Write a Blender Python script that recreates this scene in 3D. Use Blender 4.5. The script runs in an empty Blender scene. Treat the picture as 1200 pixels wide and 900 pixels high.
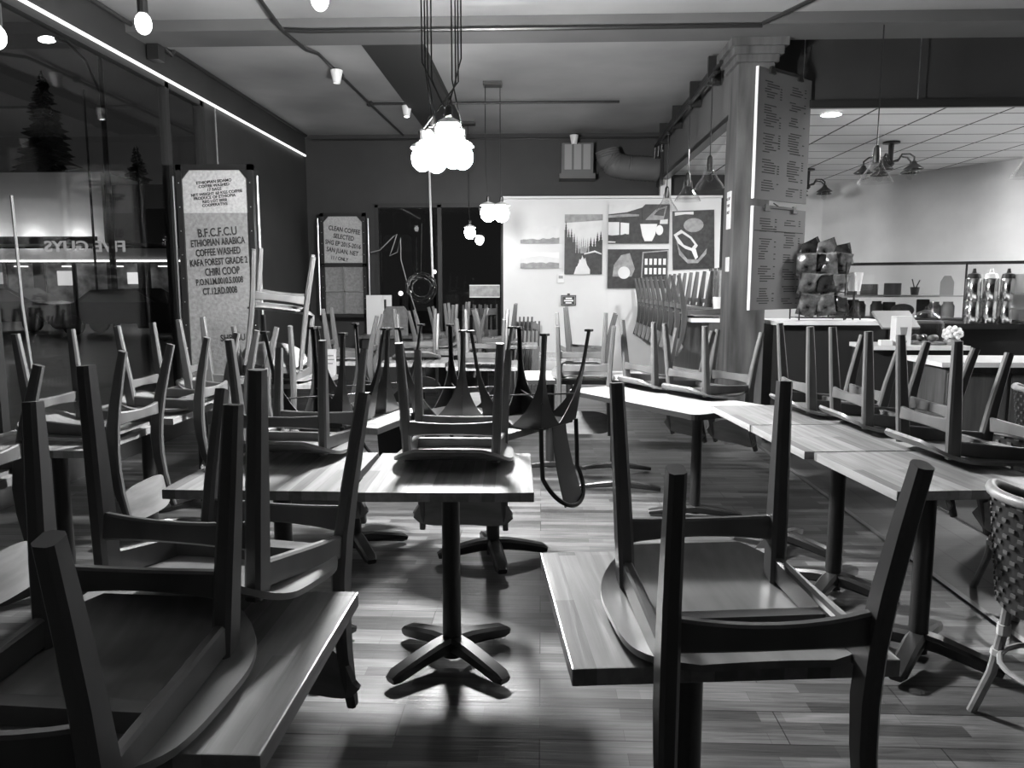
import bpy, bmesh, math, random
from mathutils import Vector, Matrix, Euler
random.seed(7)
C = bpy.context.scene
COL = C.collection
PI = math.pi
R = math.radians

# ------------------------------------------------------------------ materials
def nmat(name):
    m = bpy.data.materials.new(name); m.use_nodes = True
    nt = m.node_tree; nt.nodes.clear()
    out = nt.nodes.new('ShaderNodeOutputMaterial')
    return m, nt, out
def N(nt, t, **kw):
    n = nt.nodes.new(t)
    for k, v in kw.items():
        if hasattr(n, k): setattr(n, k, v)
        else: n.inputs[k].default_value = v
    return n
def g(v): return (v, v, v, 1)
def mat(name, v, rough=.5, metal=0., noise=0., nscale=8., spec=.5, bump=0., stretch=None):
    m, nt, out = nmat(name)
    p = N(nt, 'ShaderNodeBsdfPrincipled')
    p.inputs['Base Color'].default_value = g(v); p.inputs['Roughness'].default_value = rough
    p.inputs['Metallic'].default_value = metal; p.inputs['Specular IOR Level'].default_value = spec
    if noise or bump:
        tc = N(nt, 'ShaderNodeTexCoord'); mp = N(nt, 'ShaderNodeMapping')
        if stretch: mp.inputs['Scale'].default_value = stretch
        nt.links.new(tc.outputs['Object'], mp.inputs['Vector'])
        nz = N(nt, 'ShaderNodeTexNoise'); nz.inputs['Scale'].default_value = nscale; nz.inputs['Detail'].default_value = 5
        nt.links.new(mp.outputs['Vector'], nz.inputs['Vector'])
        if noise:
            cr = N(nt, 'ShaderNodeValToRGB')
            cr.color_ramp.elements[0].position = .3; cr.color_ramp.elements[1].position = .7
            cr.color_ramp.elements[0].color = g(max(0, v*(1-noise))); cr.color_ramp.elements[1].color = g(min(1, v*(1+noise)))
            nt.links.new(nz.outputs['Fac'], cr.inputs['Fac']); nt.links.new(cr.outputs['Color'], p.inputs['Base Color'])
        if bump:
            b = N(nt, 'ShaderNodeBump'); b.inputs['Strength'].default_value = bump; b.inputs['Distance'].default_value = .02
            nt.links.new(nz.outputs['Fac'], b.inputs['Height']); nt.links.new(b.outputs['Normal'], p.inputs['Normal'])
    nt.links.new(p.outputs['BSDF'], out.inputs['Surface'])
    return m
def emit(name, s, v=1.):
    m, nt, out = nmat(name)
    e = N(nt, 'ShaderNodeEmission'); e.inputs['Color'].default_value = g(v); e.inputs['Strength'].default_value = s
    nt.links.new(e.outputs['Emission'], out.inputs['Surface']); m.cycles.emission_sampling = 'FRONT'; return m
def glass(name, tint=.95, refl=.12):
    m, nt, out = nmat(name)
    t = N(nt, 'ShaderNodeBsdfTransparent'); t.inputs['Color'].default_value = g(tint)
    gl = N(nt, 'ShaderNodeBsdfGlossy'); gl.inputs['Roughness'].default_value = .02; gl.inputs['Color'].default_value = g(.9)
    lw = N(nt, 'ShaderNodeLayerWeight'); lw.inputs['Blend'].default_value = .5
    pw = N(nt, 'ShaderNodeMath', operation='POWER'); pw.inputs[1].default_value = 3.5
    ml = N(nt, 'ShaderNodeMath', operation='MULTIPLY_ADD'); ml.inputs[1].default_value = refl; ml.inputs[2].default_value = .025
    nt.links.new(lw.outputs['Facing'], pw.inputs[0]); nt.links.new(pw.outputs[0], ml.inputs[0])
    mx = N(nt, 'ShaderNodeMixShader')
    nt.links.new(ml.outputs[0], mx.inputs[0]); nt.links.new(t.outputs[0], mx.inputs[1]); nt.links.new(gl.outputs[0], mx.inputs[2])
    nt.links.new(mx.outputs[0], out.inputs['Surface']); return m
def planks(name, lo, hi, rw, bw, mortar, rough, swap=False, seam=.25, grain=.35, off=.37):
    m, nt, out = nmat(name); L = nt.links
    tc = N(nt, 'ShaderNodeTexCoord'); mp = N(nt, 'ShaderNodeMapping')
    if swap: mp.inputs['Rotation'].default_value = (0, 0, PI/2)
    L.new(tc.outputs['Object'], mp.inputs['Vector'])
    br = N(nt, 'ShaderNodeTexBrick'); br.offset = off; br.offset_frequency = 2
    for k, v in (('Scale', 1.), ('Mortar Size', mortar), ('Brick Width', bw), ('Row Height', rw), ('Bias', 0.)): br.inputs[k].default_value = v
    br.inputs['Color1'].default_value = g(lo); br.inputs['Color2'].default_value = g(hi); br.inputs['Mortar'].default_value = g(lo*seam)
    L.new(mp.outputs['Vector'], br.inputs['Vector'])
    mp2 = N(nt, 'ShaderNodeMapping'); mp2.inputs['Scale'].default_value = (1.6, 26, 26)
    L.new(mp.outputs['Vector'], mp2.inputs['Vector'])
    nz = N(nt, 'ShaderNodeTexNoise'); nz.inputs['Scale'].default_value = 1.6; nz.inputs['Detail'].default_value = 6; nz.inputs['Distortion'].default_value = .6
    L.new(mp2.outputs['Vector'], nz.inputs['Vector'])
    cr = N(nt, 'ShaderNodeValToRGB'); cr.color_ramp.elements[0].position = .32; cr.color_ramp.elements[1].position = .68
    cr.color_ramp.elements[0].color = g(1-grain); cr.color_ramp.elements[1].color = g(1.)
    L.new(nz.outputs['Fac'], cr.inputs['Fac'])
    mx = N(nt, 'ShaderNodeMix', data_type='RGBA', blend_type='MULTIPLY'); mx.inputs[0].default_value = 1.
    L.new(br.outputs['Color'], mx.inputs[6]); L.new(cr.outputs['Color'], mx.inputs[7])
    p = N(nt, 'ShaderNodeBsdfPrincipled'); p.inputs['Roughness'].default_value = rough
    L.new(mx.outputs[2], p.inputs['Base Color'])
    b = N(nt, 'ShaderNodeBump'); b.inputs['Strength'].default_value = .25; b.inputs['Distance'].default_value = .004
    L.new(nz.outputs['Fac'], b.inputs['Height']); L.new(b.outputs['Normal'], p.inputs['Normal'])
    L.new(p.outputs[0], out.inputs['Surface']); return m

def floor_mat():
    m, nt, out = nmat('wood_floor'); L = nt.links
    tc = N(nt, 'ShaderNodeTexCoord')
    def brick(rw, bw, mo, c1, c2, cm, off):
        br = N(nt, 'ShaderNodeTexBrick'); br.offset = off
        for k, v in (('Scale', 1.), ('Mortar Size', mo), ('Brick Width', bw), ('Row Height', rw), ('Bias', 0.)): br.inputs[k].default_value = v
        br.inputs['Color1'].default_value = g(c1); br.inputs['Color2'].default_value = g(c2); br.inputs['Mortar'].default_value = g(cm)
        L.new(tc.outputs['Object'], br.inputs['Vector']); return br
    strips = brick(.0633, .46, .0006, .052, .165, .04, .41)
    tone = brick(.0633, .46, .0, .75, 1.15, .8, .23)
    boards = brick(.19, 1.25, .0022, 1., .86, .12, .37)
    mp2 = N(nt, 'ShaderNodeMapping'); mp2.inputs['Scale'].default_value = (2.2, 34, 1)
    L.new(tc.outputs['Object'], mp2.inputs['Vector'])
    nz = N(nt, 'ShaderNodeTexNoise'); nz.inputs['Scale'].default_value = 1.7; nz.inputs['Detail'].default_value = 7; nz.inputs['Distortion'].default_value = .8
    L.new(mp2.outputs['Vector'], nz.inputs['Vector'])
    cr = N(nt, 'ShaderNodeValToRGB'); cr.color_ramp.elements[0].position = .3; cr.color_ramp.elements[1].position = .68
    cr.color_ramp.elements[0].color = g(.5); cr.color_ramp.elements[1].color = g(1.1)
    L.new(nz.outputs['Fac'], cr.inputs['Fac'])
    def mul(a, b):
        mx = N(nt, 'ShaderNodeMix', data_type='RGBA', blend_type='MULTIPLY'); mx.inputs[0].default_value = 1.
        L.new(a, mx.inputs[6]); L.new(b, mx.inputs[7]); return mx.outputs[2]
    c = mul(mul(mul(strips.outputs['Color'], tone.outputs['Color']), boards.outputs['Color']), cr.outputs['Color'])
    p = N(nt, 'ShaderNodeBsdfPrincipled'); p.inputs['Roughness'].default_value = .36; p.inputs['Specular IOR Level'].default_value = .45
    L.new(c, p.inputs['Base Color'])
    b = N(nt, 'ShaderNodeBump'); b.inputs['Strength'].default_value = .35; b.inputs['Distance'].default_value = .004
    L.new(nz.outputs['Fac'], b.inputs['Height']); L.new(b.outputs['Normal'], p.inputs['Normal'])
    L.new(p.outputs[0], out.inputs['Surface']); return m

M = dict(
    floor=floor_mat(),
    tile=planks('dark_floor_tile', .035, .05, .6, .6, .006, .5, seam=.4, grain=.2),
    wood=mat('chair_wood', .085, .36, noise=.45, nscale=5, stretch=(1, 1, .25)),
    seatwood=mat('seat_veneer', .17, .3, noise=.25, nscale=5, stretch=(4, .5, 4)), backwood=mat('backrest_veneer', .17, .36, noise=.3, nscale=5, stretch=(.5, 4, 4)),
    butcher=planks('butcher_block', .2, .36, .043, .75, .0, .27, swap=True, grain=.25),
    laminate=mat('pale_laminate', .42, .4, noise=.05, nscale=30),
    edge=mat('black_edge', .02, .4),
    black=mat('black_metal', .018, .35, spec=.5),
    gun=mat('gunmetal_sheet', .035, .3, metal=.5),
    white=mat('white_wall_paint', .72, .6, noise=.03, nscale=3),
    plaster=mat('stained_plaster', .7, .8, noise=.14, nscale=1.1),
    ceilp=mat('ceiling_paint', .3, .42, noise=.3, nscale=.7),
    darkpaint=mat('dark_paint', .03, .6, noise=.15, nscale=2),
    dim=mat('charcoal_paint', .018, .6),
    beam=mat('beam_paint', .11, .6, noise=.12, nscale=2),
    colwood=mat('worn_column_wood', .085, .6, noise=.6, nscale=2.2, stretch=(4, 4, .6)),
    burlap=mat('burlap', .42, .95, noise=.16, nscale=40, bump=.3),
    burlap2=mat('worn_burlap', .23, .95, noise=.2, nscale=30, bump=.3),
    ink=mat('black_ink', .03, .9),
    paper=mat('menu_board_stock', .16, .7),
    menuink=mat('menu_ink', .05, .9),
    chrome=mat('polished_steel', .75, .14, metal=1),
    steel=mat('brushed_steel', .5, .32, metal=1),
    plasticw=mat('white_plastic', .75, .4),
    plasticg=mat('grey_plastic', .25, .45),
    rattan=mat('rattan_cane', .22, .4, noise=.3, nscale=14),
    binding=mat('pale_binding', .5, .6),
    weave_d=mat('woven_dark', .012, .5), weave_l=mat('woven_light', .07, .5),
    marble=mat('counter_slab', .8, .25, noise=.06, nscale=6),
    cab=mat('cabinet_wood', .08, .5, noise=.4, nscale=3, stretch=(6, 6, .6)),
    tilec=planks('acoustic_tile', .74, .78, .5, .6, .012, .8, seam=.05, grain=.05, off=0.),
    clear=glass('clear_glass', .95, .7), winglass=glass('window_glass', .97, .35), nightglass=glass('night_glass', .75, .5),
    bulb=emit('lit_bulb', 1250), bulb2=emit('lit_bulb_far', 75), spark=emit('small_bulb', 9), led=emit('led_strip', 1.6),
    downl=emit('downlight_lens', 110), fillk=emit('kitchen_fill_lens', 1250), kit=emit('kitchen_bulb', 150),  # the brighter lens serves the added, unseen kitchen lamps
    asphalt=mat('wet_asphalt', .06, .35, noise=.3, nscale=3),
    carp=mat('dark_car_paint', .03, .25), tyre=mat('tyre_rubber', .015, .8),
    leaf=mat('conifer_needles', .02, .9), bark=mat('tree_bark', .02, .9),
    pic_l=mat('print_light', .72, .5, noise=.08, nscale=6), pic_m=mat('print_mid', .3, .5, noise=.3, nscale=14), pic_d=mat('print_dark', .03, .45, noise=.5, nscale=20), pic_w=mat('print_white', .85, .5),
    bagd=mat('foil_bag_dark', .03, .22, metal=.3, noise=.9, nscale=14), bagl=mat('foil_bag_light', .22, .25, metal=.6, noise=.9, nscale=12, bump=.5), bagm=mat('foil_bag_mid', .12, .25, metal=.4, noise=.95, nscale=15, bump=.4),
)

# ------------------------------------------------------------------ mesh builder
class MB:
    def __init__(s): s.bm = bmesh.new()
    def box(s, c, d, rz=0, bev=0., rot=None, taper=None):
        r = bmesh.ops.create_cube(s.bm, size=1.); vs = r['verts']
        m = Matrix.Diagonal((*d, 1))
        for v in vs: v.co = m @ v.co
        if taper:
            for v in vs:
                k = taper if v.co.z > 0 else 1.
                v.co.x *= k; v.co.y *= k
        if bev:
            es = list({e for v in vs for e in v.link_edges})
            rr = bmesh.ops.bevel(s.bm, geom=es, offset=bev, segments=2, affect='EDGES', profile=.7)
            vs = list({v for v in rr['verts']} | {v for v in vs if v.is_valid})
        mm = Matrix.Translation(c) @ (rot.to_matrix().to_4x4() if rot else Matrix.Rotation(rz, 4, 'Z'))
        for v in vs: v.co = mm @ v.co
        return s
    def poly(s, pts, faces):
        vs = [s.bm.verts.new(p) for p in pts]
        for f in faces:
            try: s.bm.faces.new([vs[i] for i in f])
            except ValueError: pass
        return s
    def prism(s, outline, a, b, axis='z'):
        """closed outline of 2D points extruded a..b along axis"""
        def P(p, t): return {'z': (p[0], p[1], t), 'y': (p[0], t, p[1]), 'x': (t, p[0], p[1])}[axis]
        n = len(outline)
        pts = [P(p, a) for p in outline] + [P(p, b) for p in outline]
        f = [list(range(n))[::-1], [i+n for i in range(n)]] + [[i, (i+1) % n, (i+1) % n+n, i+n] for i in range(n)]
        return s.poly(pts, f)
    def sweep(s, path, secs, cap=True, up=(1, 0, 0)):
        """rings: path points with list of per-point (w,h) rectangular chamfered sections in frame (up, other)"""
        path = [Vector(p) for p in path]; rings = []
        for i, p in enumerate(path):
            t = (path[min(i+1, len(path)-1)] - path[max(i-1, 0)]).normalized()
            u = Vector(up); u = (u - t*u.dot(t)).normalized(); w = t.cross(u)
            a, b = secs[i] if isinstance(secs, list) else secs
            k = min(a, b)*.22
            q = [(a/2-k, b/2), (-a/2+k, b/2), (-a/2, b/2-k), (-a/2, -b/2+k), (-a/2+k, -b/2), (a/2-k, -b/2), (a/2, -b/2+k), (a/2, b/2-k)]
            rings.append([s.bm.verts.new(p + u*x + w*y) for x, y in q])
        s._skin(rings, cap); return s
    def tube(s, path, r, n=8, cap=True, closed=False):
        path = [Vector(p) for p in path]; rings = []; u = None; k = len(path)
        for i, p in enumerate(path):
            a = path[(i-1) % k] if closed else path[max(i-1, 0)]; b = path[(i+1) % k] if closed else path[min(i+1, k-1)]
            t = (b - a).normalized()
            if u is None: u = t.orthogonal().normalized()
            u = (u - t*u.dot(t)); u = u.normalized() if u.length > 1e-6 else t.orthogonal().normalized()
            w = t.cross(u); rr = r[i] if isinstance(r, (list, tuple)) else r
            rings.append([s.bm.verts.new(p + (u*math.cos(2*PI*j/n) + w*math.sin(2*PI*j/n))*rr) for j in range(n)])
        if closed: rings.append(rings[0])
        s._skin(rings, cap and not closed); return s
    def _skin(s, rings, cap):
        n = len(rings[0])
        for A, B in zip(rings, rings[1:]):
            for j in range(n): s.bm.faces.new((A[j], A[(j+1) % n], B[(j+1) % n], B[j]))
        if cap: s.bm.faces.new(rings[0][::-1]); s.bm.faces.new(rings[-1])
    def lathe(s, prof, c=(0, 0, 0), n=20, cap=True):
        rings = [[s.bm.verts.new((c[0]+r*math.cos(2*PI*j/n), c[1]+r*math.sin(2*PI*j/n), c[2]+z)) for j in range(n)] for r, z in prof]
        s._skin(rings, cap); return s
    def ball(s, c, r, u=12, v=8, sc=(1, 1, 1)):
        q = bmesh.ops.create_uvsphere(s.bm, u_segments=u, v_segments=v, radius=r)
        for x in q['verts']: x.co = Vector((x.co.x*sc[0]+c[0], x.co.y*sc[1]+c[1], x.co.z*sc[2]+c[2]))
        return s
    def grid(s, fn, nu, nv, th=0., thdir=None):
        V = [[s.bm.verts.new(fn(i/nu, j/nv)) for j in range(nv+1)] for i in range(nu+1)]
        for i in range(nu):
            for j in range(nv): s.bm.faces.new((V[i][j], V[i+1][j], V[i+1][j+1], V[i][j+1]))
        if th:
            bmesh.ops.recalc_face_normals(s.bm, faces=s.bm.faces[:])
            bmesh.ops.solidify(s.bm, geom=s.bm.faces[:], thickness=th)
        return s
    def build(s, name, m, parent=None, smooth=False, loc=None, rot=None, weld=False):
        if weld: bmesh.ops.remove_doubles(s.bm, verts=s.bm.verts[:], dist=1e-4)
        bmesh.ops.recalc_face_normals(s.bm, faces=s.bm.faces[:])
        me = bpy.data.meshes.new(name); s.bm.to_mesh(me); s.bm.free()
        me.materials.append(m)
        if smooth:
            for p in me.polygons: p.use_smooth = True
            try: me.set_sharp_from_angle(angle=R(38))
            except Exception: pass
        o = bpy.data.objects.new(name, me); COL.objects.link(o)
        if parent: o.parent = parent
        if loc: o.location = loc
        if rot: o.rotation_euler = rot
        return o
def tag(o, label=None, cat=None, group=None, kind=None):
    if label: o['label'] = label
    if cat: o['category'] = cat
    if group: o['group'] = group
    if kind: o['kind'] = kind
    return o
def thing(name, label, cat, loc=(0, 0, 0), rot=(0, 0, 0), group=None):
    o = bpy.data.objects.new(name, None); COL.objects.link(o); o.empty_display_size = .1
    o.location = loc; o.rotation_euler = rot
    return tag(o, label, cat, group)
def struct(name, mb, m, parent=None, **k):
    o = mb.build(name, m, parent, **k)
    if not parent: o['kind'] = 'structure'
    return o
def dup(root, name, label, loc, rot, group=None):
    r = root.copy(); COL.objects.link(r); r.location = loc; r.rotation_euler = rot; r.name = name; r['label'] = label
    if group: r['group'] = group
    elif 'group' in r: del r['group']
    for ch in list(root.children):
        c = ch.copy(); COL.objects.link(c); c.parent = r
        for q in ch.children:
            d = q.copy(); COL.objects.link(d); d.parent = c
    return r
def text(name, body, size, m, parent, loc, rot, align='CENTER', ext=.0008, sx=1.):
    cu = bpy.data.curves.new(name, 'FONT'); cu.body = body; cu.size = size; cu.align_x = align; cu.align_y = 'CENTER'; cu.extrude = ext; cu.resolution_u = 3; cu.offset = size*.022
    tmp = bpy.data.objects.new('tmp', cu); COL.objects.link(tmp); bpy.context.view_layer.update()
    me = bpy.data.meshes.new_from_object(tmp.evaluated_get(bpy.context.evaluated_depsgraph_get())); bpy.data.objects.remove(tmp); bpy.data.curves.remove(cu)
    me.name = name; me.materials.clear(); me.materials.append(m)
    o = bpy.data.objects.new(name, me); COL.objects.link(o)
    o.parent = parent; o.location = loc; o.rotation_euler = rot; o.scale = (sx, 1, 1); return o

# ------------------------------------------------------------------ room shell
XL, YB, ZC = -3.45, 11.4, 3.6
struct('floor', MB().box((-.76, 5.3, -.05), (5.4, 12.4, .1)), M['floor'])
struct('floor_tiled', MB().box((4.85, 6.4, -.05), (5.8, 14.6, .1)), M['tile'])
struct('trim_1', MB().box((1.95, 6., .004), (.03, 11, .012)), mat('threshold_metal', .12, .35, metal=.5))
struct('ceiling', MB().box((2.1, 6.4, ZC+.05), (11.3, 14.6, .1)), M['ceilp'])
wl = MB()
wl.box((XL-.06, 9.75, ZC/2), (.12, 3.5, ZC))                 # solid stretch behind the sack frames
wl.box((XL-.06, 3.9, .2), (.12, 8.2, .4))                     # below the window
wl.box((XL-.06, 3.9, 3.44), (.12, 8.2, .32))                  # header
struct('wall_left', wl, M['darkpaint'])
w1 = MB()
for y in (.0, 2.4, 4.75, 7.2, 7.93):
    w1.box((XL-.03, y, 1.84), (.07, .07, 2.88))
w1.box((XL-.03, 3.96, .43), (.09, 8.0, .06)); w1.box((XL-.03, 3.96, 3.255), (.07, 8.0, .05))
win = struct('window_1', w1, M['dim'])
for a, b in ((.035, 2.365), (2.435, 4.715), (4.785, 7.165), (7.235, 7.9)):
    MB().box((XL-.03, (a+b)/2, 1.84), (.008, b-a, 2.78)).build('window_pane', M['winglass'], win)
tag(MB().box((XL+.03, 6.1, 3.29), (.022, 12.0 - 1.6, .02)).build('led_strip', M['led']), 'thin glowing white light strip along the top of the left wall', 'light strip')
# back: dark wall with a night window, white partition in front of its right half
wb = MB()
wb.box((-1.95, YB+.06, 3.1), (3.0, .12, 1.0)); wb.box((-1.95, YB+.06, .25), (3.0, .12, .5))
wb.box((-2.95, YB+.06, 1.55), (1.0, .12, 2.1)); wb.box((1.15, YB+.06, ZC/2), (3.2, .12, ZC))
struct('wall_back', wb, M['darkpaint'])
w2 = MB()
for x in (-2.43, -1.5, -.57): w2.box((x, YB+.02, 1.55), (.06, .08, 2.1))
w2.box((-1.5, YB+.02, 2.59), (1.9, .08, .06)); w2.box((-1.5, YB+.0, .52), (1.9, .16, .05))
win2 = struct('window_2', w2, M['dim'])
for a, b in ((-2.4, -1.53), (-1.47, -.6)): MB().box(((a+b)/2, YB+.02, 1.55), (b-a, .008, 2.0)).build('window_pane', M['nightglass'], win2)
struct('wall_partition', MB().box((.975, 11.1, 1.32), (3.05, .08, 2.64)).box((.94, 11.058, 1.3), (.012, .006, 2.6)), M['white'])
struct('trim_2', MB().box((.975, 11.09, 2.66), (3.07, .12, .03)), M['plasticw'])
# bulkhead over the bar, drop ceiling over the kitchen
struct('wall_bulkhead', MB().box((1.73, 9.3, 3.28), (.08, 4.0, .64)), M['beam'])
struct('trim_3', MB().box((1.73, 9.3, 2.94), (.1, 4.0, .05)), M['black'])
struct('wall_shade_board', MB().box((4.6, 7.26, 3.31), (5.5, .05, .58)), M['darkpaint'])  # dark board added to stand for the shade above the tiled ceiling
struct('ceiling_tiles', MB().box((4.62, 10.0, 3.02), (5.6, 5.6, .03)), M['tilec'])
struct('trim_4', MB().box((4.75, 7.2, 3.03), (5.3, .04, .07)), M['black'])
kw = MB(); kw.box((3.1, 12.6, ZC/2), (3.0, .1, ZC))
a = math.atan2(9.7-12.6, 6.3-4.45)
kw.box((4.45+1.0*math.cos(a)*2.2, 12.6+1.0*math.sin(a)*2.2, ZC/2), (4.6, .1, ZC), rz=a)
struct('wall_kitchen', kw, M['plaster'])
struct('wall_right', MB().box((7.4, 5.2, ZC/2), (.1, 7.6, ZC)), M['plaster'])
struct('beam_cross', MB().box((.9, 6.75, 3.555), (8.7, .42, .09)), M['beam'])
struct('beam_long', MB().box((-1.33, 8.9, 3.56), (.52, 3.9, .08)), M['dim'])
# column
cm = MB(); cm.box((1.835, 7.15, 1.7), (.3, .4, 3.4))
col = struct('column', cm, M['colwood'])
c2 = MB()
for z, e in ((3.36, .03), (3.42, .06), (3.48, .09)): c2.box((1.835, 7.15, z), (.3+e*2, .4+e*2, .07))
c2.build('capital', M['colwood'], col)
MB().box((1.835, 7.15, .06), (.33, .43, .12)).build('plinth', M['colwood'], col)
struct('column_back', MB().box((1.74, 11.23, 1.8), (.15, .12, 3.6)), M['white'])

# ------------------------------------------------------------------ wooden chair, upside down (origin = where the seat meets the table)
GC = 'wooden chairs turned over on the tables'
def bow(x0, x1, y, d, n=8): return [(x0+(x1-x0)*i/n, y+d*(1-(2*i/n-1)**2)) for i in range(n+1)]
def make_chair():
    t = thing('wooden_chair', 'x', 'chair', group=GC)
    def seat(u, v):
        y = -.275 + .475*v; k = 2*abs(v-.5)
        hw = (.232-.012*v) * (1-.78*k**3.4)**.42
        x = (2*u-1)*hw
        z = .058*max(0., (-.1-y)/.175)**2.2 + .009*(1-(x/.23)**2)*min(1, max(0, (y+.2)/.1))
        if y > .1: z += .012*((y-.1)/.1)
        return (x, y, z+.013)
    s = MB(); s.grid(seat, 16, 22, th=.013); s.build('seat', M['seatwood'], t, smooth=True)
    for sx in (-1, 1):
        path = [(sx*.165, -.165, .022), (sx*.171, -.182, .17), (sx*.178, -.2, .32), (sx*.185, -.217, .465)]
        MB().sweep(path, [(.034, .052), (.034, .05), (.032, .042), (.028, .033)]).build('front_leg', M['wood'], t, smooth=True)
        pr = [(.272, .41), (.247, .30), (.222, .18), (.205, .07), (.2, -.03), (.207, -.12), (.226, -.22), (.252, -.305), (.274, -.372)]
        sc = [(.028, .034), (.03, .04), (.032, .047), (.034, .054), (.034, .056), (.033, .05), (.03, .042), (.027, .035), (.024, .028)]
        xs = [.196, .190, .184, .179, .177, .177, .178, .18, .182]
        MB().sweep([(sx*x, y, z) for x, (y, z) in zip(xs, pr)], sc).build('rear_leg', M['wood'], t, smooth=True)
        MB().sweep([(sx*.166, -.15, .062), (sx*.17, .02, .052), (sx*.176, .19, .045)], [(.055, .022)]*3, up=(0, 0, 1)).build('side_rail', M['wood'], t, smooth=True)
    def rail(name, x, y, z, h, d):
        p = bow(-x, x, y, d); n = len(p)
        MB().sweep([(q[0], q[1], z) for q in p], [(h*(.82+.3*abs(2*i/(n-1)-1)**2), .02) for i in range(n)], up=(0, 0, 1)).build(name, M['wood'], t, smooth=True)
    rail('front_rail', .163, -.188, .145, .05, -.012); rail('back_rail', .169, .209, .108, .056, .02)
    MB().box((0, .06, .05), (.33, .03, .035)).build('cross_rail', M['wood'], t)
    def back(u, v):
        a = 2*u-1
        h = .5*.16*math.sqrt(max(0., 1-abs(a)**3.2))
        zc = -.296 + .022*(1-a*a)
        z = zc + (2*v-1)*max(h, .012)
        return (a*.215, .23 + .045*(1-a*a) + (-.03)*(2*v-1)*.5, z)
    b = MB(); b.grid(back, 18, 6, th=.012); b.build('backrest', M['backwood'], t, smooth=True)
    return t
chair0 = make_chair(); used = []
TT = .752
def chair(label, x, y, rz, tilt=0., z=TT, group=GC, tz=0.):
    loc = (x, y, z); rot = (R(-tilt), R(tz), R(rz))
    if not used:
        used.append(1); chair0.location = loc; chair0.rotation_euler = rot; chair0['label'] = label; chair0['group'] = group; return chair0
    return dup(chair0, 'wooden_chair', label, loc, rot, group)

# ------------------------------------------------------------------ square pedestal table
def cross_base(p, arm=.29, rot=45, r=.036, top=.71):
    MB().lathe([(r, .03), (r*.96, .3), (r*.92, top-.03), (r*1.6, top-.02), (r*1.6, top)], n=14).build('column', M['black'], p, smooth=True)
    MB().box((0, 0, top), (.34, .07, .014)).box((0, 0, top), (.07, .34, .014)).build('top_bracket', M['black'], p)
    for k in range(4):
        a = R(rot+90*k); dx, dy = math.cos(a), math.sin(a)
        pts = [(dx*s, dy*s, z) for s, z in ((.0, .085), (.08, .08), (.17, .064), (arm-.025, .044), (arm, .036))]
        MB().sweep(pts, [(.072, .06), (.07, .056), (.066, .05), (.064, .044), (.045, .026)], up=(0, 0, 1) if False else (-dy, dx, 0)).build('foot', M['black'], p, smooth=True)
GT = 'square butcher-block cafe tables'
def make_table():
    t = thing('cafe_table', 'x', 'table', group=GT)
    MB().box((0, 0, .7335), (.606, .606, .033), bev=.003).build('tabletop', M['butcher'], t)
    cross_base(t); return t
table0 = make_table(); usedt = []
def table(label, x, y, rz=0, group=GT):
    if not usedt:
        usedt.append(1); table0.location = (x, y, 0); table0.rotation_euler = (0, 0, R(rz)); table0['label'] = label; return table0
    return dup(table0, 'cafe_table', label, (x, y, 0), (0, 0, R(rz)), group)

table('butcher-block table in the front right with one overturned chair', .33, 1.63, 5.5)
table('butcher-block table in the bottom left corner carrying two overturned chairs', -.71, 1.33, 0)
table('butcher-block table in the centre with its dark cross base in full view', -.335, 2.77, 2)
table('butcher-block table directly left of the centre table', -.97, 2.77, 0)
table('corner table at the left window nearest to the camera', -2.2, 2.42, 0)
table('second table from the camera in the row along the left window', -2.2, 3.36, 0)
table('third table from the camera in the row along the left window', -2.2, 4.14, 0)
table('fourth table in the window row beside the tall sack frame', -2.2, 4.84, 0)
table('pale table past the window row under a doubled-up pair of chairs', -1.87, 5.53, 0)
table('table behind the centre left carrying two overturned metal chairs', -1.0, 3.98, -15)
table('table behind the centre carrying the metal chair with hanging slotted back', -.25, 3.9, -32)
table('table of the right row farthest from the camera next to the dark-edged table', 1.3, 4.1, 5.5)
table('middle table of the right row of three', 1.36, 3.485, 5.5)
table('table of the right row nearest to the camera beside the wicker chairs', 1.455, 2.87, 6)
table('small table in the middle distance just past the hanging bulb cluster', -.5, 6.72, 0)
table('small table in the distance left of the aisle below the bulbs', -1.15, 7.0, 0)
table('table in the distance near the black framed window panes', -1.95, 7.1, 0)
table('distant table in front of the white photo wall', .28, 7.6, 0)
table('distant table close to the left end of the white wall', -.35, 9.0, 0)

# ------------------------------------------------------------------ chairs on tables
chair('overturned chair on the front right table, its four legs close to the camera', .368, 1.458, 186.6, 1.9)
chair('nearest overturned chair in the bottom left corner, thick rear leg up close', -.728, 1.108, 176.8, 2.5)
chair('overturned chair facing the nearest one across the bottom left table', -.687, 1.6, -9.5, 6.7, z=TT+.035)
chair('overturned chair alone on the centre table, seat edge brightly lit', -.335, 2.986, 0, 1.5)
chair('overturned chair on the table directly left of the centre table', -.999, 3.09, -4.2, 2.1)
chair('overturned chair on the window table nearest to the camera', -2.055, 2.43, -90, 2)
chair('overturned chair on the second table along the left window', -2.055, 3.40, -92.5, 1.8)
chair('overturned chair on the third table along the left window', -2.03, 4.167, -90.3, .5)
chair('overturned chair on the fourth window table beside the tall sack frame', -2.04, 4.86, -88.2, 1.4)
chair('overturned chair with its wide rail facing out below the doubled-up chair', -1.87, 5.37, 178, 0)
chair('overturned chair balanced on another chair, legs leaning left by the sack frame', -1.86, 5.42, 196, -3, z=TT+.475, tz=-7)
chair('overturned chair at the far end of the right table row next to the dark-edged table', 1.543, 4.16, -83.7, 1.7)
chair('overturned chair in the middle of the right table row', 1.649, 3.70, -86.5, 2.6)
chair('overturned chair on the right row table nearest to the camera', 1.698, 3.08, -84.2, 3.1)
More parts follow.
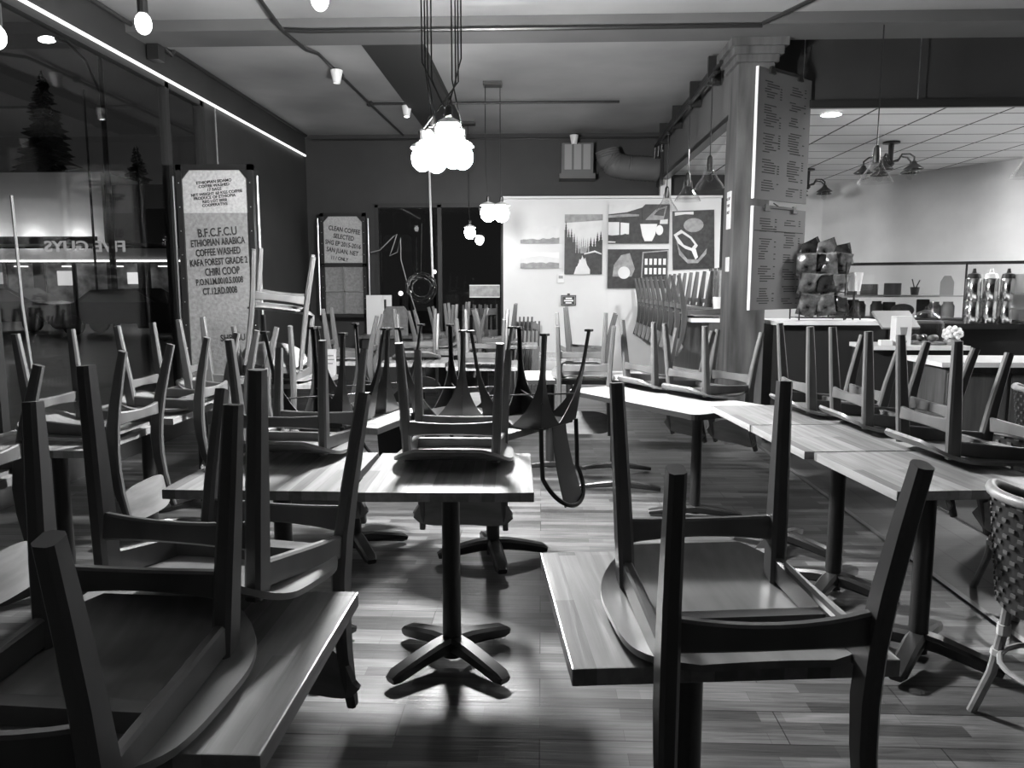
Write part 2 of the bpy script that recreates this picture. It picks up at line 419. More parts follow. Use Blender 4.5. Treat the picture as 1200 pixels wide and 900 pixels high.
chair('overturned chair at the far left end of the dark-edged table', .834, 5.385, -62, 1.7, z=TT-.034)
chair('overturned chair on the dark-edged table next to the wooden column', 1.09, 5.05, -58, 0, z=TT-.034)
chair('overturned chair on the long table before the photo wall, back hanging towards us', .303, 5.652, 180.6, 2.5)
chair('overturned chair beyond the bulb cluster on the small middle table', -.49, 6.555, 178, 1)
chair('overturned chair on the distant table left of the aisle', -1.17, 7.16, 6, 1)
chair('overturned chair on the distant table by the framed window panes', -1.785, 7.12, -86, 1)
chair('overturned chair in front of the white wall below the landscape photo', .445, 7.6, -94, 1)
chair('overturned chair near the left end of the white wall below the small beach prints', -.51, 9.0, 90, 1)

# ------------------------------------------------------------------ dark-edged tables
def pedestal(t, x, y, rot=0, top=.7):
    MB().lathe([(.034, .03), (.032, top+.01)], c=(x, y, 0), n=12).build('column', M['black'], t, smooth=True)
    ca, sa = math.cos(R(rot)), math.sin(R(rot))
    for k in (-1, 1):
        MB().sweep([(x, y, .06), (x+k*ca*.14, y+k*sa*.14, .045), (x+k*ca*.28, y+k*sa*.28, .025)], [(.075, .05), (.07, .04), (.055, .025)], up=(-sa, ca, 0)).build('foot', M['black'], t, smooth=True)
def rrect(w, h, r, n=5):
    o = []
    for cx, cy, a0 in ((w/2-r, h/2-r, 0), (-w/2+r, h/2-r, 90), (-w/2+r, -h/2+r, 180), (w/2-r, -h/2+r, 270)):
        for i in range(n+1): a = R(a0+90*i/n); o.append((cx+r*math.cos(a), cy+r*math.sin(a)))
    return o
def edged(label, x, y, w, d, rz, spots, frot, dz=0.):
    t = thing('dining_table', label, 'table', (x, y, 0), (0, 0, R(rz)))
    MB().prism(rrect(w, d, .06), .716+dz, .747+dz).build('edge_band', M['edge'], t)
    MB().prism(rrect(w-.012, d-.012, .055), .746+dz, .7495+dz).build('tabletop', M['laminate'], t)
    for s in spots: pedestal(t, s[0], s[1], frot, .7+dz)
    return t
edged('long pale table with black rounded edge standing at an angle by the column',  .775, 4.95, 1.26, .62, -56.6, ((.33, .0), (-.4, .0)), 50, -.035)
edged('long pale table with black edge in front of the white photo wall', .32, 5.86, .95, .62, 0, ((-.25, 0), (.25, 0)), 0)
lt = thing('communal_table', 'long narrow wooden table stretching away towards the dark back window', 'table', (-1.05, 9.2, 0))
MB().box((0, 0, .73), (.52, 2.5, .045), bev=.004).build('tabletop', M['butcher'], lt)
for sy in (-1, 1):
    for sx in (-1, 1): MB().box((sx*.21, sy*1.16, .355), (.06, .06, .705)).build('leg', M['black'], lt)
for i, (yy, rz, lb) in enumerate(((8.5, 90, 'overturned chair at the near end of the long narrow table'), (9.25, -90, 'overturned chair halfway along the long narrow table'), (10.0, 90, 'overturned chair at the window end of the long narrow table'))):
    chair(lb, -1.05+(-.115 if rz > 0 else .115), yy, rz, 1)

# ------------------------------------------------------------------ sheet-metal chairs, upside down
def make_tolix():
    t = thing('metal_chair', 'x', 'chair', group='sheet-metal chairs turned over behind the centre table')
    s = MB(); s.prism(rrect(.33, .33, .04), .0, .012); s.build('seat', M['gun'], t)
    top = .165; tip = .215; zt = .45; z0 = .008
    for cx, cy in ((-1, -1), (1, -1), (1, 1), (-1, 1)):
        b = MB()
        for ax in (0, 1):
            n = 12; pts = []
            for i in range(n+1):
                q = i/n; z = zt+(z0-zt)*q; e = tip+(top-tip)*q
                w = .018 + .147*max(0., (q-.25)/.75)**2.6
                P = (cx*e, cy*e, z)
                Q = (cx*(e-w), cy*e, z) if ax == 0 else (cx*e, cy*(e-w), z)
                pts += [P, Q]
            b.poly(pts, [[2*i, 2*i+1, 2*i+3, 2*i+2] for i in range(n)])
        bmesh.ops.remove_doubles(b.bm, verts=b.bm.verts[:], dist=1e-5)
        bmesh.ops.recalc_face_normals(b.bm, faces=b.bm.faces[:])
        bmesh.ops.solidify(b.bm, geom=b.bm.faces[:], thickness=.004)
        lg = b.build('leg', M['gun'], t)
        MB().box((cx*(tip-.006), cy*(tip-.006), zt+.004), (.034, .034, .012), bev=.003).build('foot_cap', M['black'], lg)
    MB().tube([(-.18, -.18, .13), (.18, .18, .13)], .004, 6).tube([(-.18, .18, .138), (.18, -.18, .138)], .004, 6).build('cross_brace', M['gun'], t)
    loop = []
    for i in range(25):
        a = PI*i/24; loop.append((.165*math.cos(a)*(1 if abs(math.cos(a)) < .9 else 1), .165+.09*math.sin(a)+.01, -.23-.15*math.sin(a)))
    loop = [(.165, .165, .01), (.168, .17, -.12)] + loop + [(-.168, .17, -.12), (-.165, .165, .01)]
    MB().tube(loop, .011, 8).build('back_loop', M['gun'], t, smooth=True)
    sp = MB(); sp.grid(lambda u, v: ((2*u-1)*(.062+.03*v), .167+.09*v**1.5, -.375*v+.0), 6, 10, th=.003); sp.build('back_splat', M['gun'], t, smooth=True)
    return t
tol = make_tolix()
tol.location = (-1.06, 3.758, .755); tol.rotation_euler = (0, 0, R(165)); tol['label'] = 'overturned metal chair with splayed legs, left of the dark metal cluster'
GM = 'sheet-metal chairs turned over behind the centre table'
def metal(lb, x, y, rz, z=.755): return dup(tol, 'metal_chair', lb, (x, y, z), (0, 0, R(rz)), GM)
metal('overturned metal chair with broad dark blade legs behind the chair left of centre', -.94, 4.202, -15)
metal('overturned metal chair with its back hanging below the right side of the centre table', -.052, 3.776, -122)
metal('overturned metal chair just behind the chair on the centre table, pointed legs', -.448, 4.024, 58)

# ------------------------------------------------------------------ chairs on the bar
bar = thing('bar_counter', 'raised bar counter running back from the column below the photos', 'counter', (0, 0, 0))
MB().box((1.66, 9.2, 1.1), (.46, 3.55, .04), bev=.004).build('countertop', M['marble'], bar)
MB().box((1.74, 9.2, .54), (.26, 3.5, 1.08)).build('front_panel', M['cab'], bar)
names = ['nearest', 'second nearest', 'third nearest', 'fourth', 'fifth', 'sixth', 'seventh', 'eighth', 'farthest']
for k in range(9):
    chair(f'chair upside down on the bar, {names[k]} in the row from the column',
          1.58, 7.68+k*.385, 90, 0, z=1.122, group='chairs hung along the bar')

# ------------------------------------------------------------------ folded chairs leaning at the back
def make_folded():
    t = thing('folded_chair', 'x', 'folding chair')
    for sx in (-1, 1): MB().sweep([(sx*.17, 0, 0), (sx*.17, .0, .55), (sx*.16, .02, 1.0)], [(.03, .022)]*3).build('leg', M['wood'], t)
    MB().box((0, -.018, .45), (.3, .014, .38), bev=.004).build('seat', M['seatwood'], t)
    MB().box((0, .015, .9), (.32, .014, .09)).build('backrest', M['seatwood'], t)
    return t
fc = make_folded()
fl = ['folded wooden chair, front one of the bundle leaning at the white wall', 'folded wooden chair, second in the bundle leaning at the white wall', 'folded wooden chair, third in the leaning bundle at the white wall', 'folded wooden chair, fourth in the leaning bundle at the white wall', 'folded wooden chair, last in the bundle touching the white wall']
for k in range(5):
    loc = (-.35+.055*k, 10.35+.0*k, .0); rot = (0, R(14), R(90)) if False else (R(-0), R(13), R(72))
    if k == 0: fc.location = loc; fc.rotation_euler = rot; fc['label'] = fl[0]; fc['group'] = 'folded chairs leaning at the white wall'
    else: dup(fc, 'folded_chair', fl[k], loc, rot, 'folded chairs leaning at the white wall')
fl2 = ['folded wooden chair standing upright at the back window, leftmost of its row', 'folded wooden chair, second from left in the upright row at the back window', 'folded wooden chair, third from left in the upright row at the back window', 'folded wooden chair, fourth from left in the upright row at the back window', 'folded wooden chair, rightmost of the upright row at the back window']
for k in range(5): dup(fc, 'folded_chair', fl2[k], (-1.08+.085*k, 11.05, 0.16), (R(3), 0, R(68)), 'folded chairs upright at the back window')
led2 = tag(MB().box((-.9, 11.05, .08), (.75, .4, .16), bev=.01).build('low_platform', M['dim']), 'low dark platform under the folded chairs at the back window', 'platform')

# ------------------------------------------------------------------ wicker bistro chairs (upright)
def make_wicker():
    t = thing('wicker_chair', 'x', 'chair', group='wicker bistro chairs by the right edge')
    rim = []
    for i in range(25):
        a = R(-118+236*i/24) + PI/2                            # back is +y
        rim.append((.245*math.cos(a)*1.0, .02+.24*math.sin(a), .80 - .13*max(0, (abs(i-12)/12)-.35)**1.2/.6))
    MB().tube(rim, .017, 10).build('rim', M['rattan'], t, smooth=True)
    for tone, nm in ((0, 'woven_back'),):
        b = MB()
        def wall(u, v):
            a = R(-112+224*u)+PI/2; k = abs(2*u-1)
            top = .795-.13*max(0, k-.35)**1.2/.6; z = .44+(top-.44)*v
            r = .20+.04*v
            return (r*1.02*math.cos(a), .02+r*math.sin(a), z)
        b.grid(wall, 26, 12, th=.006); wb_ = b.build(nm, M['weave_d'], t, smooth=True)
    w = MB()
    for i in range(30):
        for j in range(14):
            if (i+j) % 2: continue
            u = (i+.5)/30; v = (j+.5)/14
            p = Vector(wall(u, v)); a = R(-112+224*u)+PI/2
            w.box(p+Vector((math.cos(a), math.sin(a), 0))*.004, (.004, .02, .011), rz=a)
    ws = w.build('pale_weave_strands', M['weave_l'], wb_); ws['kind'] = 'stuff'
    MB().lathe([(.0, .43), (.2, .43), (.215, .445), (.2, .458), (.0, .46)], n=24, cap=False).build('seat', M['weave_d'], t, smooth=True)
    for k, a in enumerate((45, 135, 225, 315)):
        c, s_ = math.cos(R(a)), math.sin(R(a))
        lg = MB().tube([(c*.19, s_*.19, .46), (c*.2, s_*.2, .32), (c*.225, s_*.225, .16), (c*.275, s_*.275, .0)], [.015, .016, .016, .015], 9).build('leg', M['rattan'], t, smooth=True)
        MB().tube([(c*.2, s_*.2, .335), (c*.2, s_*.2, .30)], .021, 9).build('binding', M['binding'], lg)
        MB().tube([(c*.212, s_*.212, .245), (c*.214, s_*.214, .225)], .021, 9).build('binding', M['binding'], lg)
    ring = [(.2*math.cos(2*PI*i/20), .2*math.sin(2*PI*i/20), .24) for i in range(20)]
    MB().tube(ring, .009, 6, closed=True).build('stretcher_ring', M['rattan'], t, smooth=True)
    return t
wk = make_wicker(); wk.location = (1.65, 2.3, 0); wk.rotation_euler = (0, 0, R(88)); wk['label'] = 'wicker bistro chair with bent cane legs, nearest at the right edge'
dup(wk, 'wicker_chair', 'wicker bistro chair right behind the nearest wicker chair', (2.25, 3.4, 0), (0, 0, R(85)), 'wicker bistro chairs by the right edge')
dup(wk, 'wicker_chair', 'wicker bistro chair third from the camera at the right edge', (3.15, 4.7, .012), (0, 0, R(80)), 'wicker bistro chairs by the right edge')

# ------------------------------------------------------------------ burlap sack frames
def sack(name, label, x0, x1, z0, z1, y, split=None):
    t = thing(name, label, 'framed sack', ((x0+x1)/2, y, z0))
    w = x1-x0; h = z1-z0
    f = MB(); fw = .05
    for sx in (-1, 1): f.box((sx*(w/2-fw/2), 0, h/2), (fw, .05, h))
    f.box((0, 0, h-fw/2), (w, .05, fw)); f.box((0, 0, fw/2), (w, .05, fw))
    for sx in (-1, 1): f.prism([(sx*(w/2-fw), h-fw), (sx*(w/2-fw-.07), h-fw), (sx*(w/2-fw), h-fw-.08)], -.02, .02, 'y')
    if split: f.box((0, 0, split), (w, .05, .05))
    fr = f.build('frame', M['black'], t)
    for sx in (-1, 1):
        MB().tube([(sx*(w/2+.035), 0, h*.02), (sx*(w/2+.035), 0, h*.95)], .012, 8).build('side_rod', M['steel'], t, smooth=True)
        r = MB()
        for i in range(9): r.ball((sx*(w/2-fw/2), -.027, h*(.08+.105*i)), .006, 6, 4)
        r.build('rivets', M['steel'], fr)
    return t, w, h
s1, w, h = sack('sack_frame', 'tall riveted frame holding a printed coffee sack, close to the left window', -3.3, -2.6, .48, 2.51, 7.0)
MB().box((0, .004, h*.41), (w-.08, .012, h*.8)).build('sack_lower', M['burlap2'], s1)
MB().box((0, .001, h*.89), (w-.08, .012, h*.2)).build('sack_upper', M['burlap'], s1)
for i, ln in enumerate(('ETHIOPIAN SIDAMO', 'COFFEE WASHED', '17 BAGS', 'NET WEIGHT 60 KGS COFFEE', 'PRODUCE OF ETHIOPIA', 'REG LOT 0008', 'COOPERATIVE')):
    text('printed_line', ln, .036, M['ink'], s1, (-.01+(.02 if i == 3 else 0), -.008, h-.15-.034*i), (R(90), R(-5), 0))
for i, (ln, sz) in enumerate((('B.F.C.F.C.U', .105), ('ETHIOPIAN ARABICA', .088), ('COFFEE WASHED', .088), ('KAFA FOREST GRADE 2', .085), ('CHIRI COOP', .095), ('P.O.N.I.M.0010.5.0008', .08), ('CT.12.RD.0008', .085))):
    text('printed_line', ln, sz, M['ink'], s1, (.0+(.03 if i == 4 else 0), -.008, h-.60-.088*i), (R(90), R(-4), 0), sx=.6 if i else .74)
text('printed_line', 'SHB GU', .085, M['ink'], s1, (.1, -.008, .47), (R(90), R(-3), 0), sx=.8)
s2, w, h = sack('sack_frame', 'smaller sack frame above four window panes, back left', -3.15, -2.5, .98, 2.45, 11.0, split=.74)
MB().box((0, .002, h*.76), (w-.08, .012, h*.47)).build('sack_upper', M['burlap'], s2)
for i, ln in enumerate(('CLEAN COFFEE', 'SELECTED', 'SHG EP 2015-2016', 'SAN JUAN, NET')):
    text('printed_line', ln, .088, M['ink'], s2, (.02-.012*i, -.008, h-.24-.1*i), (R(90), R(9), 0), sx=.75)
text('printed_line', '11 / ONLY', .07, M['ink'], s2, (-.06, -.008, h-.64), (R(90), R(9), 0), sx=.8)
MB().box((0, -.005, .37), (.018, .03, .7)).box((0, -.005, .37), (w-.08, .03, .018)).build('pane_bars', M['steel'], s2)
MB().box((0, .012, .37), (w-.08, .006, .7)).build('pane_backing', M['burlap2'], s2)
tag(MB().tube([(-2.44, 11.02, 1.9), (-2.3, 10.98, 1.93), (-2.1, 10.97, 2.12), (-2.05, 10.97, 2.15), (-2.12, 10.97, 1.95), (-2.16, 10.97, 1.85), (-2.05, 10.97, 1.9), (-2.0, 10.97, 2.1), (-2.0, 10.97, 1.8), (-1.9, 10.97, 1.4), (-1.75, 10.97, .9)], .008, 6).build('loose_cable', M['plasticg'], smooth=True), 'loose grey cable looped beside the back sack frame', 'cable')

# ------------------------------------------------------------------ photographs on the white wall
def pic(label, px0, py0, px1, py1, shapes, base, tilt=0., name='photo_print'):
    X = lambda p: (p-635)*11.02/900.; Z = lambda p: 1.43+(335-p)*11.02/900.
    x0, x1, z1, z0 = X(px0), X(px1), Z(py0), Z(py1)
    t = thing(name, label, 'picture', ((x0+x1)/2, 11.04, (z0+z1)/2), (0, R(tilt), 0))
    w, h = x1-x0, z1-z0
    MB().box((0, .0, 0), (w, .03, h)).build('canvas', M[base], t)
    for k, (nm, m, pts) in enumerate(shapes):
        o = [((u-.5)*w, (v-.5)*h) for u, v in pts]
        MB().prism(o, -.016-.0012*(k+1), -.015, 'y').build(nm, M[m], t)
    return t
rnd = random.Random(3)
def jag(u0, u1, v0, v1, n, base=0.):
    return [(u0, base)] + [(u0+(u1-u0)*i/n, v0+(v1-v0)*i/n+rnd.uniform(-.05, .05)) for i in range(n+1)] + [(u1, base)]
def disc(cx, cy, r, ry=None, n=18, a0=0, a1=360): return [(cx+r*math.cos(R(a0+(a1-a0)*i/n)), cy+(ry or r)*math.sin(R(a0+(a1-a0)*i/n))) for i in range(n)]
pic('small pale beach landscape print, upper of two on the white wall', 610, 267, 655, 286.5, [('sea_band', 'pic_l', [(0, .55), (1, .5), (1, .7), (0, .68)]), ('shore', 'pic_m', jag(0, 1, .22, .3, 12))], 'pic_l')
pic('small pale beach landscape print, lower of two on the white wall', 610, 296, 655, 315, [('clouds', 'pic_w', [(0, .6), (.5, .75), (1, .6), (1, .95), (0, .95)]), ('dunes', 'pic_m', jag(0, 1, .3, .35, 12))], 'pic_l')
def firs(u0, u1, v0, h0, h1, n):
    o = [(u0, v0)]
    for i in range(n):
        u = u0+(u1-u0)*(i+.5)/n; h = h0+(h1-h0)*i/max(1, n-1)+rnd.uniform(-.07, .07); w = .5*(u1-u0)/n
        for k in range(4): o += [(u-w*(1-k/4), h-.16+.04*k), (u-w*(1-k/4)*.55, h-.15+.04*k)]
        o.append((u, h))
        for k in range(3, -1, -1): o += [(u+w*(1-k/4)*.55, h-.15+.04*k), (u+w*(1-k/4), h-.16+.04*k)]
    return o+[(u1, v0)]
pic('portrait photo of trees mirrored in a lake on the white wall', 661, 254, 704.5, 322, [('upper_sky', 'pic_m', [(0, .86), (1, .9), (1, 1), (0, 1)]), ('far_trees', 'pic_m', firs(.3, .7, .35, .6, .55, 7)), ('left_trees', 'pic_d', firs(0, .44, .3, .86, .5, 6)), ('right_trees', 'pic_d', firs(.56, 1, .3, .5, .76, 5)), ('dark_water', 'pic_d', [(0, 0), (0, .36), (1, .34), (1, 0), (.66, 0), (.6, .17), (.48, .3), (.36, .17), (.28, 0)]), ('sky_reflection', 'pic_l', [(.25, 0), (.31, .12), (.37, .16), (.4, .26), (.44, .22), (.47, .32), (.52, .24), (.55, .28), (.6, .16), (.68, .08), (.68, 0)]), ('log', 'pic_l', [(.52, .33), (.8, .37), (.98, .33), (.98, .35), (.8, .4), (.52, .35)])], 'pic_l')
pic('wide photo of a white cup by bright cafe windows on the white wall', 711, 243, 780.5, 287, [('ceiling_glow', 'pic_l', [(0, .75), (.3, .8), (.55, .92), (.6, 1), (0, 1)]), ('window_left', 'pic_w', [(0, .2), (0, .55), (.18, .55), (.18, .22)]), ('window_right', 'pic_w', [(.2, .22), (.2, .54), (.34, .52), (.34, .24)]), ('sitters', 'pic_d', jag(0, .5, .22, .2, 9)), ('cup', 'pic_w', [(.52, .5), (.56, .2), (.6, .06), (.72, .06), (.77, .22), (.8, .5)]), ('cup_handle', 'pic_w', disc(.84, .34, .06, .13)), ('flags', 'pic_m', [(.6, .6), (.78, .88), (.96, .96), (.9, .6)]), ('flag_dark', 'pic_d', [(.74, .72), (.8, .84), (.92, .9), (.9, .7)]), ('spoons', 'pic_d', [(.56, .5), (.55, .85), (.58, .85), (.62, .5)]), ('glints', 'pic_l', [(.84, .5), (.85, .6), (.97, .62), (.97, .5)]), ('ceiling_edge', 'pic_m', [(0, .72), (.3, .76), (.5, .74), (.5, .7), (0, .66)]), ('counter_glint', 'pic_l', [(.0, .02), (.0, .06), (.12, .05), (.12, .02)])], 'pic_d')
pic('photo of espresso bar and letter board, below the cup photo', 711, 293.5, 780.5, 338, [('machine', 'pic_m', [(.08, .3), (.1, .6), (.22, .85), (.36, .9), (.45, .5), (.4, .3)]), ('glare', 'pic_l', disc(.27, .4, .1, .16)), ('board', 'pic_m', [(.55, .2), (.57, .93), (1, .98), (1, .2)]), ('letter_board_face', 'pic_d', [(.57, .22), (.59, .9), (.98, .95), (.98, .22)])]+[('letter', 'pic_w', [(.61+.075*i, z), (.61+.075*i, z+.16), (.655+.075*i, z+.16), (.655+.075*i, z)]) for i in range(5) for z in (.6, .36)], 'pic_d')
pic('large photo of a coffee scoop in beans, hung slightly crooked above the bar', 785, 250, 832, 316, [('bin_rim', 'pic_m', [(.08, .5), (.15, .25), (.35, .1), (.6, .1), (.8, .25), (.82, .35), (.6, .16), (.35, .17), (.18, .32)]), ('scoop', 'pic_l', [(.02, .6), (.2, .68), (.45, .55), (.6, .4), (.5, .3), (.3, .35), (.12, .45)]), ('scoop_hollow', 'pic_d', [(.1, .58), (.22, .62), (.42, .52), (.52, .42), (.45, .36), (.26, .42)]), ('handle', 'pic_w', [(.42, .36), (.54, .16), (.6, .2), (.55, .34)]), ('leaves', 'pic_m', disc(.5, .75, .24, .12)), ('top_glint', 'pic_w', [(.05, .92), (.3, .94), (.5, .93), (.5, .98), (.05, .98)])], 'pic_d', tilt=-2)
pl = pic('small dark plaque with scalloped edges on the white wall', 657.5, 346, 675, 358, [('border', 'pic_m', [(.06, .08), (.94, .08), (.94, .92), (.06, .92)]), ('plaque_face', 'pic_d', [(.1, .12), (.9, .12), (.9, .88), (.1, .88)]), ('word_line', 'pic_w', [(.3, .62), (.72, .62), (.72, .76), (.3, .76)]), ('word_line', 'pic_w', [(.2, .4), (.82, .4), (.82, .54), (.2, .54)]), ('word_line', 'pic_w', [(.3, .2), (.7, .2), (.7, .32), (.3, .32)])], 'pic_d', name='wall_plaque')
MB().lathe([(.02, -.01), (.02, .012)], c=(0, 0, .085), n=10).build('hook', M['black'], pl)
th = thing('thermostat', 'small white thermostat below the beach prints', 'thermostat', (.27, 11.045, 1.53))
MB().box((0, 0, 0), (.1, .03, .13), bev=.006).build('cover', M['plasticw'], th); MB().box((0, -.017, .02), (.06, .004, .04)).build('display', M['plasticg'], th)

# ------------------------------------------------------------------ menu boards on the column
def menu(label, zt, zb, rows, seed, rule=False):
    xa, ya = 1.72, 6.80; xb, yb = 2.3, 7.02
    xa, ya = (873-635)/900*6.7, 6.7; xb, yb = (932.5-635)/900*7.2, 7.2
    ang = math.atan2(yb-ya, xb-xa); w = math.hypot(xb-xa, yb-ya); h = zt-zb
    t = thing('menu_board', label, 'menu', ((xa+xb)/2, (ya+yb)/2, zb), (0, 0, ang))
    MB().box((0, 0, h/2), (w, .018, h)).build('board', M['paper'], t)
    MB().box((-w/2, -.003, h/2), (.008, .026, h)).build('edge_strip', M['plasticw'], t)
    rn = random.Random(seed); p = MB()
    for cx in (-w*.24, w*.22):
        z = h-.1
        while z > .06:
            n = rn.randint(3, 9)
            for _ in range(n):
                if z < .05: break
                L = rn.uniform(.08, .19); x = cx-.10 + (0 if rn.random() < .6 else .03)
                p.box((x+L/2, -.0105, z), (L, .002, .0085))
                if rn.random() < .5: p.box((cx+.13, -.0105, z), (.025, .002, .0085))
                z -= .021
            z -= .045
    if rule: p.box((0, -.0105, h*.77), (w*.92, .002, .008))
    p.build('printed_text', M['menuink'], t)['kind'] = 'stuff'
    c = MB(); c.box((0, -.006, h+.004), (w*.55, .03, .022))
    for sx in (-1, 1): c.box((sx*w*.26, -.012, h-.006), (.075, .036, .06), taper=.5)
    c.build('bulldog_clip', M['dim'], t)
    MB().tube([(0, 0, h+.01), (0, .06, h+.05)], .006, 6).build('hook', M['dim'], t)
    return t
menu('upper printed menu board clipped to the column', 3.23, 2.16, 1, 5)
menu('lower printed menu board hanging below the first on the column', 2.10, 1.22, 1, 9, True)
nt_ = tag(MB().box((1.678, 7.12, 2.1), (.012, .12, .33)).build('notice_card', M['plasticw']), 'white notice card on the narrow left face of the column', 'notice')
for i, ln in enumerate(('ALL DAY', 'TOUR', 'DAILY')): text('printed_line', ln, .035, M['ink'], nt_, (1.671, 7.12, 2.2-.06*i), (R(90), 0, R(-90)), ext=.0005)
tag(MB().box((1.676, 7.1, 1.62), (.016, .09, .13), bev=.004).build('light_switch', M['plasticw']), 'white switch plate low on the left face of the column', 'switch')

# ------------------------------------------------------------------ hanging lights
def bulb_cluster(label, x, y, z, n, spread, r, m, ztop, sep):
    t = thing('pendant_light', label, 'light', (x, y, z))
    rn = random.Random(n)
    MB().box((0, 0, ztop-z-.02), (max(.2, sep*2.4), .14, .04)).build('ceiling_canopy', M['black'], t)
    for k in range(n):
        a = 2*PI*k/n+.4; rr = spread*(.55 if k % 2 else 1.)
        bx, by, bz = rr*math.cos(a), rr*math.sin(a)*.7, rn.uniform(-spread*.55, spread*.55)
        cx = (-sep if k % 2 else sep)+(.019*(k//2)-.028 if n > 2 else 0)
        MB().tube([(cx, by*.3, ztop-z-.03), (cx, by*.4, bz+r+.36), (bx, by, bz+r+.09)], .0045, 6).build('cord', M['black'], t)
        MB().lathe([(.012, .0), (.022, -.012), (.022, -.06), (.014, -.07)], c=(bx, by, bz+r+.10), n=10).build('socket', M['black'], t)
        MB().lathe([(.02, .03), (r*.9, .012), (r*1.1, -.006), (r*1.06, -.01), (r*.85, .006), (.02, .02)], c=(bx, by, bz+r*1.05), n=18, cap=False).build('lamp_shade', M['plasticw'], t, smooth=True)
        MB().ball((bx, by, bz), r, 14, 10, sc=(1, 1, 1.15)).build('bulb', M[m], t, smooth=True)
    return t
bulb_cluster('cluster of glowing bulbs on long cords hanging at the top centre', -.57, 4.5, 2.2, 8, .12, .062, 'bulb', 3.6, .085)
bulb_cluster('pair of glowing bulbs on two cords beyond the large cluster', -.54, 8.6, 2.17, 2, .1, .085, 'bulb2', 3.6, .08)
bulb_cluster('single glowing bulb in front of the dark back window', -1.0, 10.6, 2.15, 1, .02, .075, 'bulb2', 3.6, .0)
def single(label, x, y, z, r, m, group='bare bulbs hung near the left wall'):
    t = thing('hanging_bulb', label, 'light', (x, y, z), group=group)
    MB().ball((0, 0, 0), r, 14, 10, sc=(1, 1, 1.3)).build('bulb', M[m], t, smooth=True)
    MB().lathe([(.02, r*1.1), (.034, r*1.2), (.034, r*1.2+.12), (.01, r*1.2+.14)], n=12).build('socket', M['black'], t)
    MB().tube([(0, 0, r*1.2+.13), (0, 0, ZC-z)], .005, 6).build('cord', M['black'], t); return t
single('bare glowing bulb in the far top left corner', -2.99, 4.3, 2.78, .05, 'spark')
single('bare glowing bulb high beside the left wall strip', -2.72, 5.4, 3.2, .055, 'spark')
single('bare glowing bulb cut by the top edge, left of the cords', -1.39, 5.0, 3.2, .055, 'spark')
def cone(label, px, py, z):
    # aimed fixtures clipped to the ceiling conduit
    pass
def spot(label, x, y, z, lit=False):
    t = thing('ceiling_spotlight', label, 'light', (x, y, z))
    MB().lathe([(.035, 0), (.04, .02), (.062, .12), (.058, .125), (.03, .02)], c=(0, 0, -.14), n=16, cap=False).build('shade', M['plasticw'], t, smooth=True)
    MB().lathe([(.015, -.03), (.02, 0)], n=10).build('mount', M['black'], t)
    if lit: MB().ball((0, 0, -.12), .03, 10, 8).build('bulb', M['spark'], t, smooth=True)
    return t
spot('white cone spotlight on the diagonal ceiling pipe at left', -2.05, 7.9, 3.57)
spot('tiny white cone spotlight over the dark end wall', .44, 11.05, 3.52)
spot('small lit spotlight on the ceiling left of the bulb cluster', -1.62, 9.45, 3.57, True)
def bell(label, x, y, z, zt=3.58):
    t = thing('glass_pendant', label, 'light', (x, y, z), group='clear glass bell pendants')
    MB().lathe([(.03, .22), (.045, .2), (.05, .15), (.075, .1), (.12, .04), (.14, .0), (.137, .0), (.117, .04), (.072, .1), (.047, .15), (.042, .2)], n=22, cap=False).build('glass_shade', M['clear'], t, smooth=True)
    MB().lathe([(.012, .3), (.025, .28), (.03, .22), (.028, .16), (.0, .155)], n=12, cap=False).build('socket', M['black'], t)
    MB().ball((0, 0, .1), .03, 10, 8, sc=(1, 1, 1.3)).build('bulb', M['clear'], t, smooth=True)
    MB().tube([(0, 0, .28), (0, 0, zt-z)], .005, 6).build('cord', M['black'], t)
    MB().lathe([(.06, 0), (.06, .02)] if zt > 3.4 else [(.03, -.03), (.03, .0)], c=(0, 0, zt-z), n=14).build('canopy', M['black'], t); return t
bell('clear glass bell pendant on a long cord over the service counter', 2.74, 6.6, 2.27)
bell('clear glass bell pendant cut by the right picture edge', 3.95, 6.56, 2.3)
bell('clear glass bell pendant just left of the column', 1.56, 7.42, 2.33, 3.315)
bell('clear glass bell pendant second from the column above the bar', 1.56, 8.5, 2.33, 3.315)
bell('small-looking glass bell pendant farthest along the bar', 1.56, 9.9, 2.36, 3.315)
def semi(label, x, y, zt, k=5):
    t = thing('ceiling_fixture', label, 'light', (x, y, zt))
    MB().lathe([(.09, 0), (.09, -.02), (.03, -.03), (.025, -.2), (.045, -.24), (.02, -.27)], n=14).build('stem', M['black'], t, smooth=True)
    for i in range(k):
        a = 2*PI*i/k+.3; c, s_ = math.cos(a), math.sin(a)
        MB().tube([(0, 0, -.22), (c*.1, s_*.1, -.2), (c*.13, s_*.13, -.15), (c*.22, s_*.22, -.16), (c*.27, s_*.27, -.2), (c*.27, s_*.27, -.27)], .01, 8).build('arm', M['black'], t, smooth=True)
        sh = MB().lathe([(.02, .05), (.035, .02), (.1, -.03), (.1, -.036), (.03, .012)], c=(c*.27, s_*.27, -.29), n=16, cap=False).build('shade', M['black'], t, smooth=True)
        MB().ball((c*.27, s_*.27, -.35), .038, 10, 8, sc=(1, 1, 1.3)).build('bulb', M['clear'], sh, smooth=True)
    return t
semi('black five-arm ceiling fixture over the kitchen', 3.85, 8.9, 3.004)
semi('black arm ceiling fixture half hidden behind the menu board', 3.62, 10.9, 3.004)
